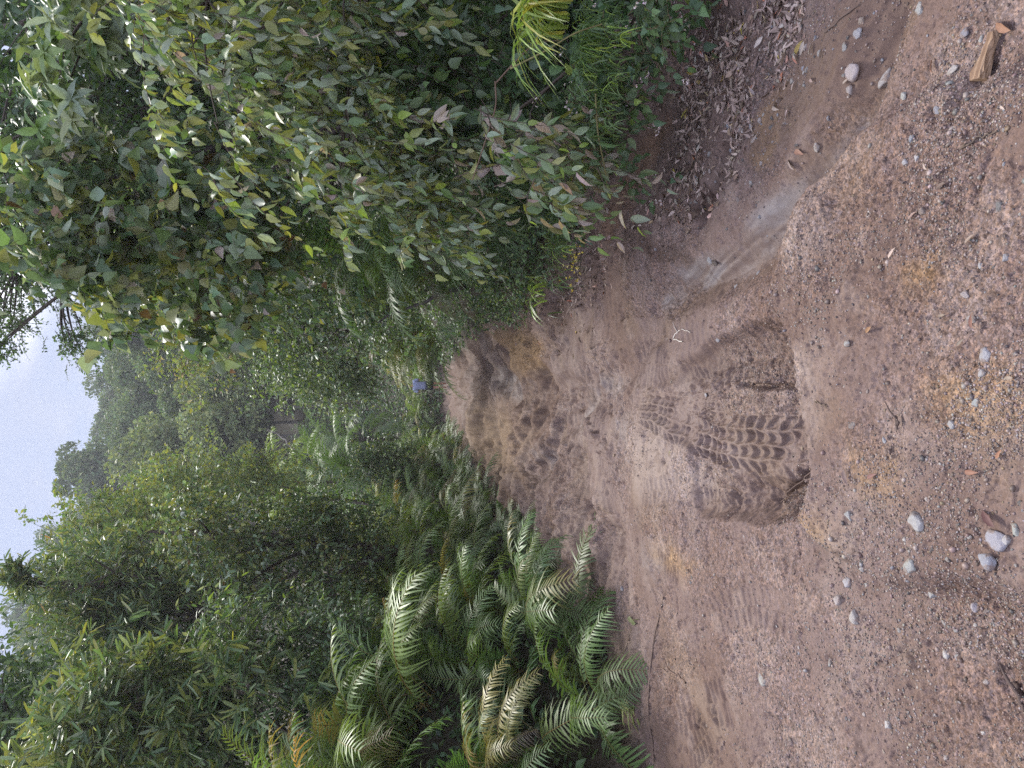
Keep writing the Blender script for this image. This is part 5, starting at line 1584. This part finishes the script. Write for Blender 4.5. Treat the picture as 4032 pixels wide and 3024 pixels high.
sepd = N(nt, 'ShaderNodeSeparateXYZ'); nt.links.new(tc.outputs['Generated'], sepd.inputs[0])
bk = N(nt, 'ShaderNodeMapRange', interpolation_type='SMOOTHSTEP'); bk.inputs['From Min'].default_value = .65; bk.inputs['From Max'].default_value = -.3  # unseen sky behind the camera brightened, an added fill on the foliage
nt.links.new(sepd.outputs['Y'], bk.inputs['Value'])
gs = math_node(nt, 'ADD', math_node(nt, 'MULTIPLY', gl.outputs['Result'], 1.6), .225)
gs = math_node(nt, 'ADD', gs, math_node(nt, 'MULTIPLY', mr.outputs['Result'], .12))
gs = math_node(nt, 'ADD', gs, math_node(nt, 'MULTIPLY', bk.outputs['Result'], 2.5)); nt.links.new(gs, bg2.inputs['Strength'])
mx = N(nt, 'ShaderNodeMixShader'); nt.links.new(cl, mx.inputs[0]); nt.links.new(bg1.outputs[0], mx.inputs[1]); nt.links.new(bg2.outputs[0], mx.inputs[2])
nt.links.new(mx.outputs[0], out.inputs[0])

# damp air
m, hnt, ho = new_mat('damp_air')
pv = hnt.nodes.new('ShaderNodeVolumePrincipled'); pv.inputs['Density'].default_value = .0011; pv.inputs['Color'].default_value = (.92, .94, 1, 1); pv.inputs['Anisotropy'].default_value = .3
hnt.links.new(pv.outputs[0], ho.inputs['Volume'])
hx = np.array([(x, y, z) for z in (-4, 95) for x, y in ((-130, -70), (130, -70), (130, 240), (-130, 240))], float)
tag(link('haze', mesh_data('haze', hx, [0, 3, 2, 1, 4, 5, 6, 7, 0, 1, 5, 4, 1, 2, 6, 5, 2, 3, 7, 6, 3, 0, 4, 7], [4] * 6, m)), 'thin pale haze over the valley', 'haze', None, 'stuff')

ld = bpy.data.lights.new('sun', 'SUN'); ld.energy = 2.4; ld.angle = math.radians(13); ld.color = (1, .96, .9)
lo = bpy.data.objects.new('sun', ld); COL.objects.link(lo)
from mathutils import Vector, Matrix
lo.rotation_euler = Vector(sd).to_track_quat('Z', 'Y').to_euler()
lo.location = (0, 0, 30)

cd = bpy.data.cameras.new('camera'); cam = bpy.data.objects.new('camera', cd); COL.objects.link(cam)
cd.sensor_width = 36; cd.sensor_fit = 'HORIZONTAL'; cd.lens = 36 * F / 4032; cd.clip_start = .05; cd.clip_end = 2000
fwd = Vector((0, CP, -SP)); xax = Vector((0, -SP, -CP)); yax = Vector((1, 0, 0)); zax = -fwd
cam.matrix_world = Matrix(((xax.x, yax.x, zax.x, 0), (xax.y, yax.y, zax.y, 0), (xax.z, yax.z, zax.z, EYE), (0, 0, 0, 1)))
scene.camera = cam

vs = scene.view_settings
vs.view_transform = 'Standard'; vs.look = 'None'; vs.exposure = 1.32; vs.gamma = 1
scene.render.engine = 'CYCLES'
scene.cycles.max_bounces = 6; scene.cycles.diffuse_bounces = 3; scene.cycles.glossy_bounces = 2; scene.cycles.transmission_bounces = 4
scene.cycles.use_denoising = False
scene.cycles.sample_clamp_indirect = 4.0
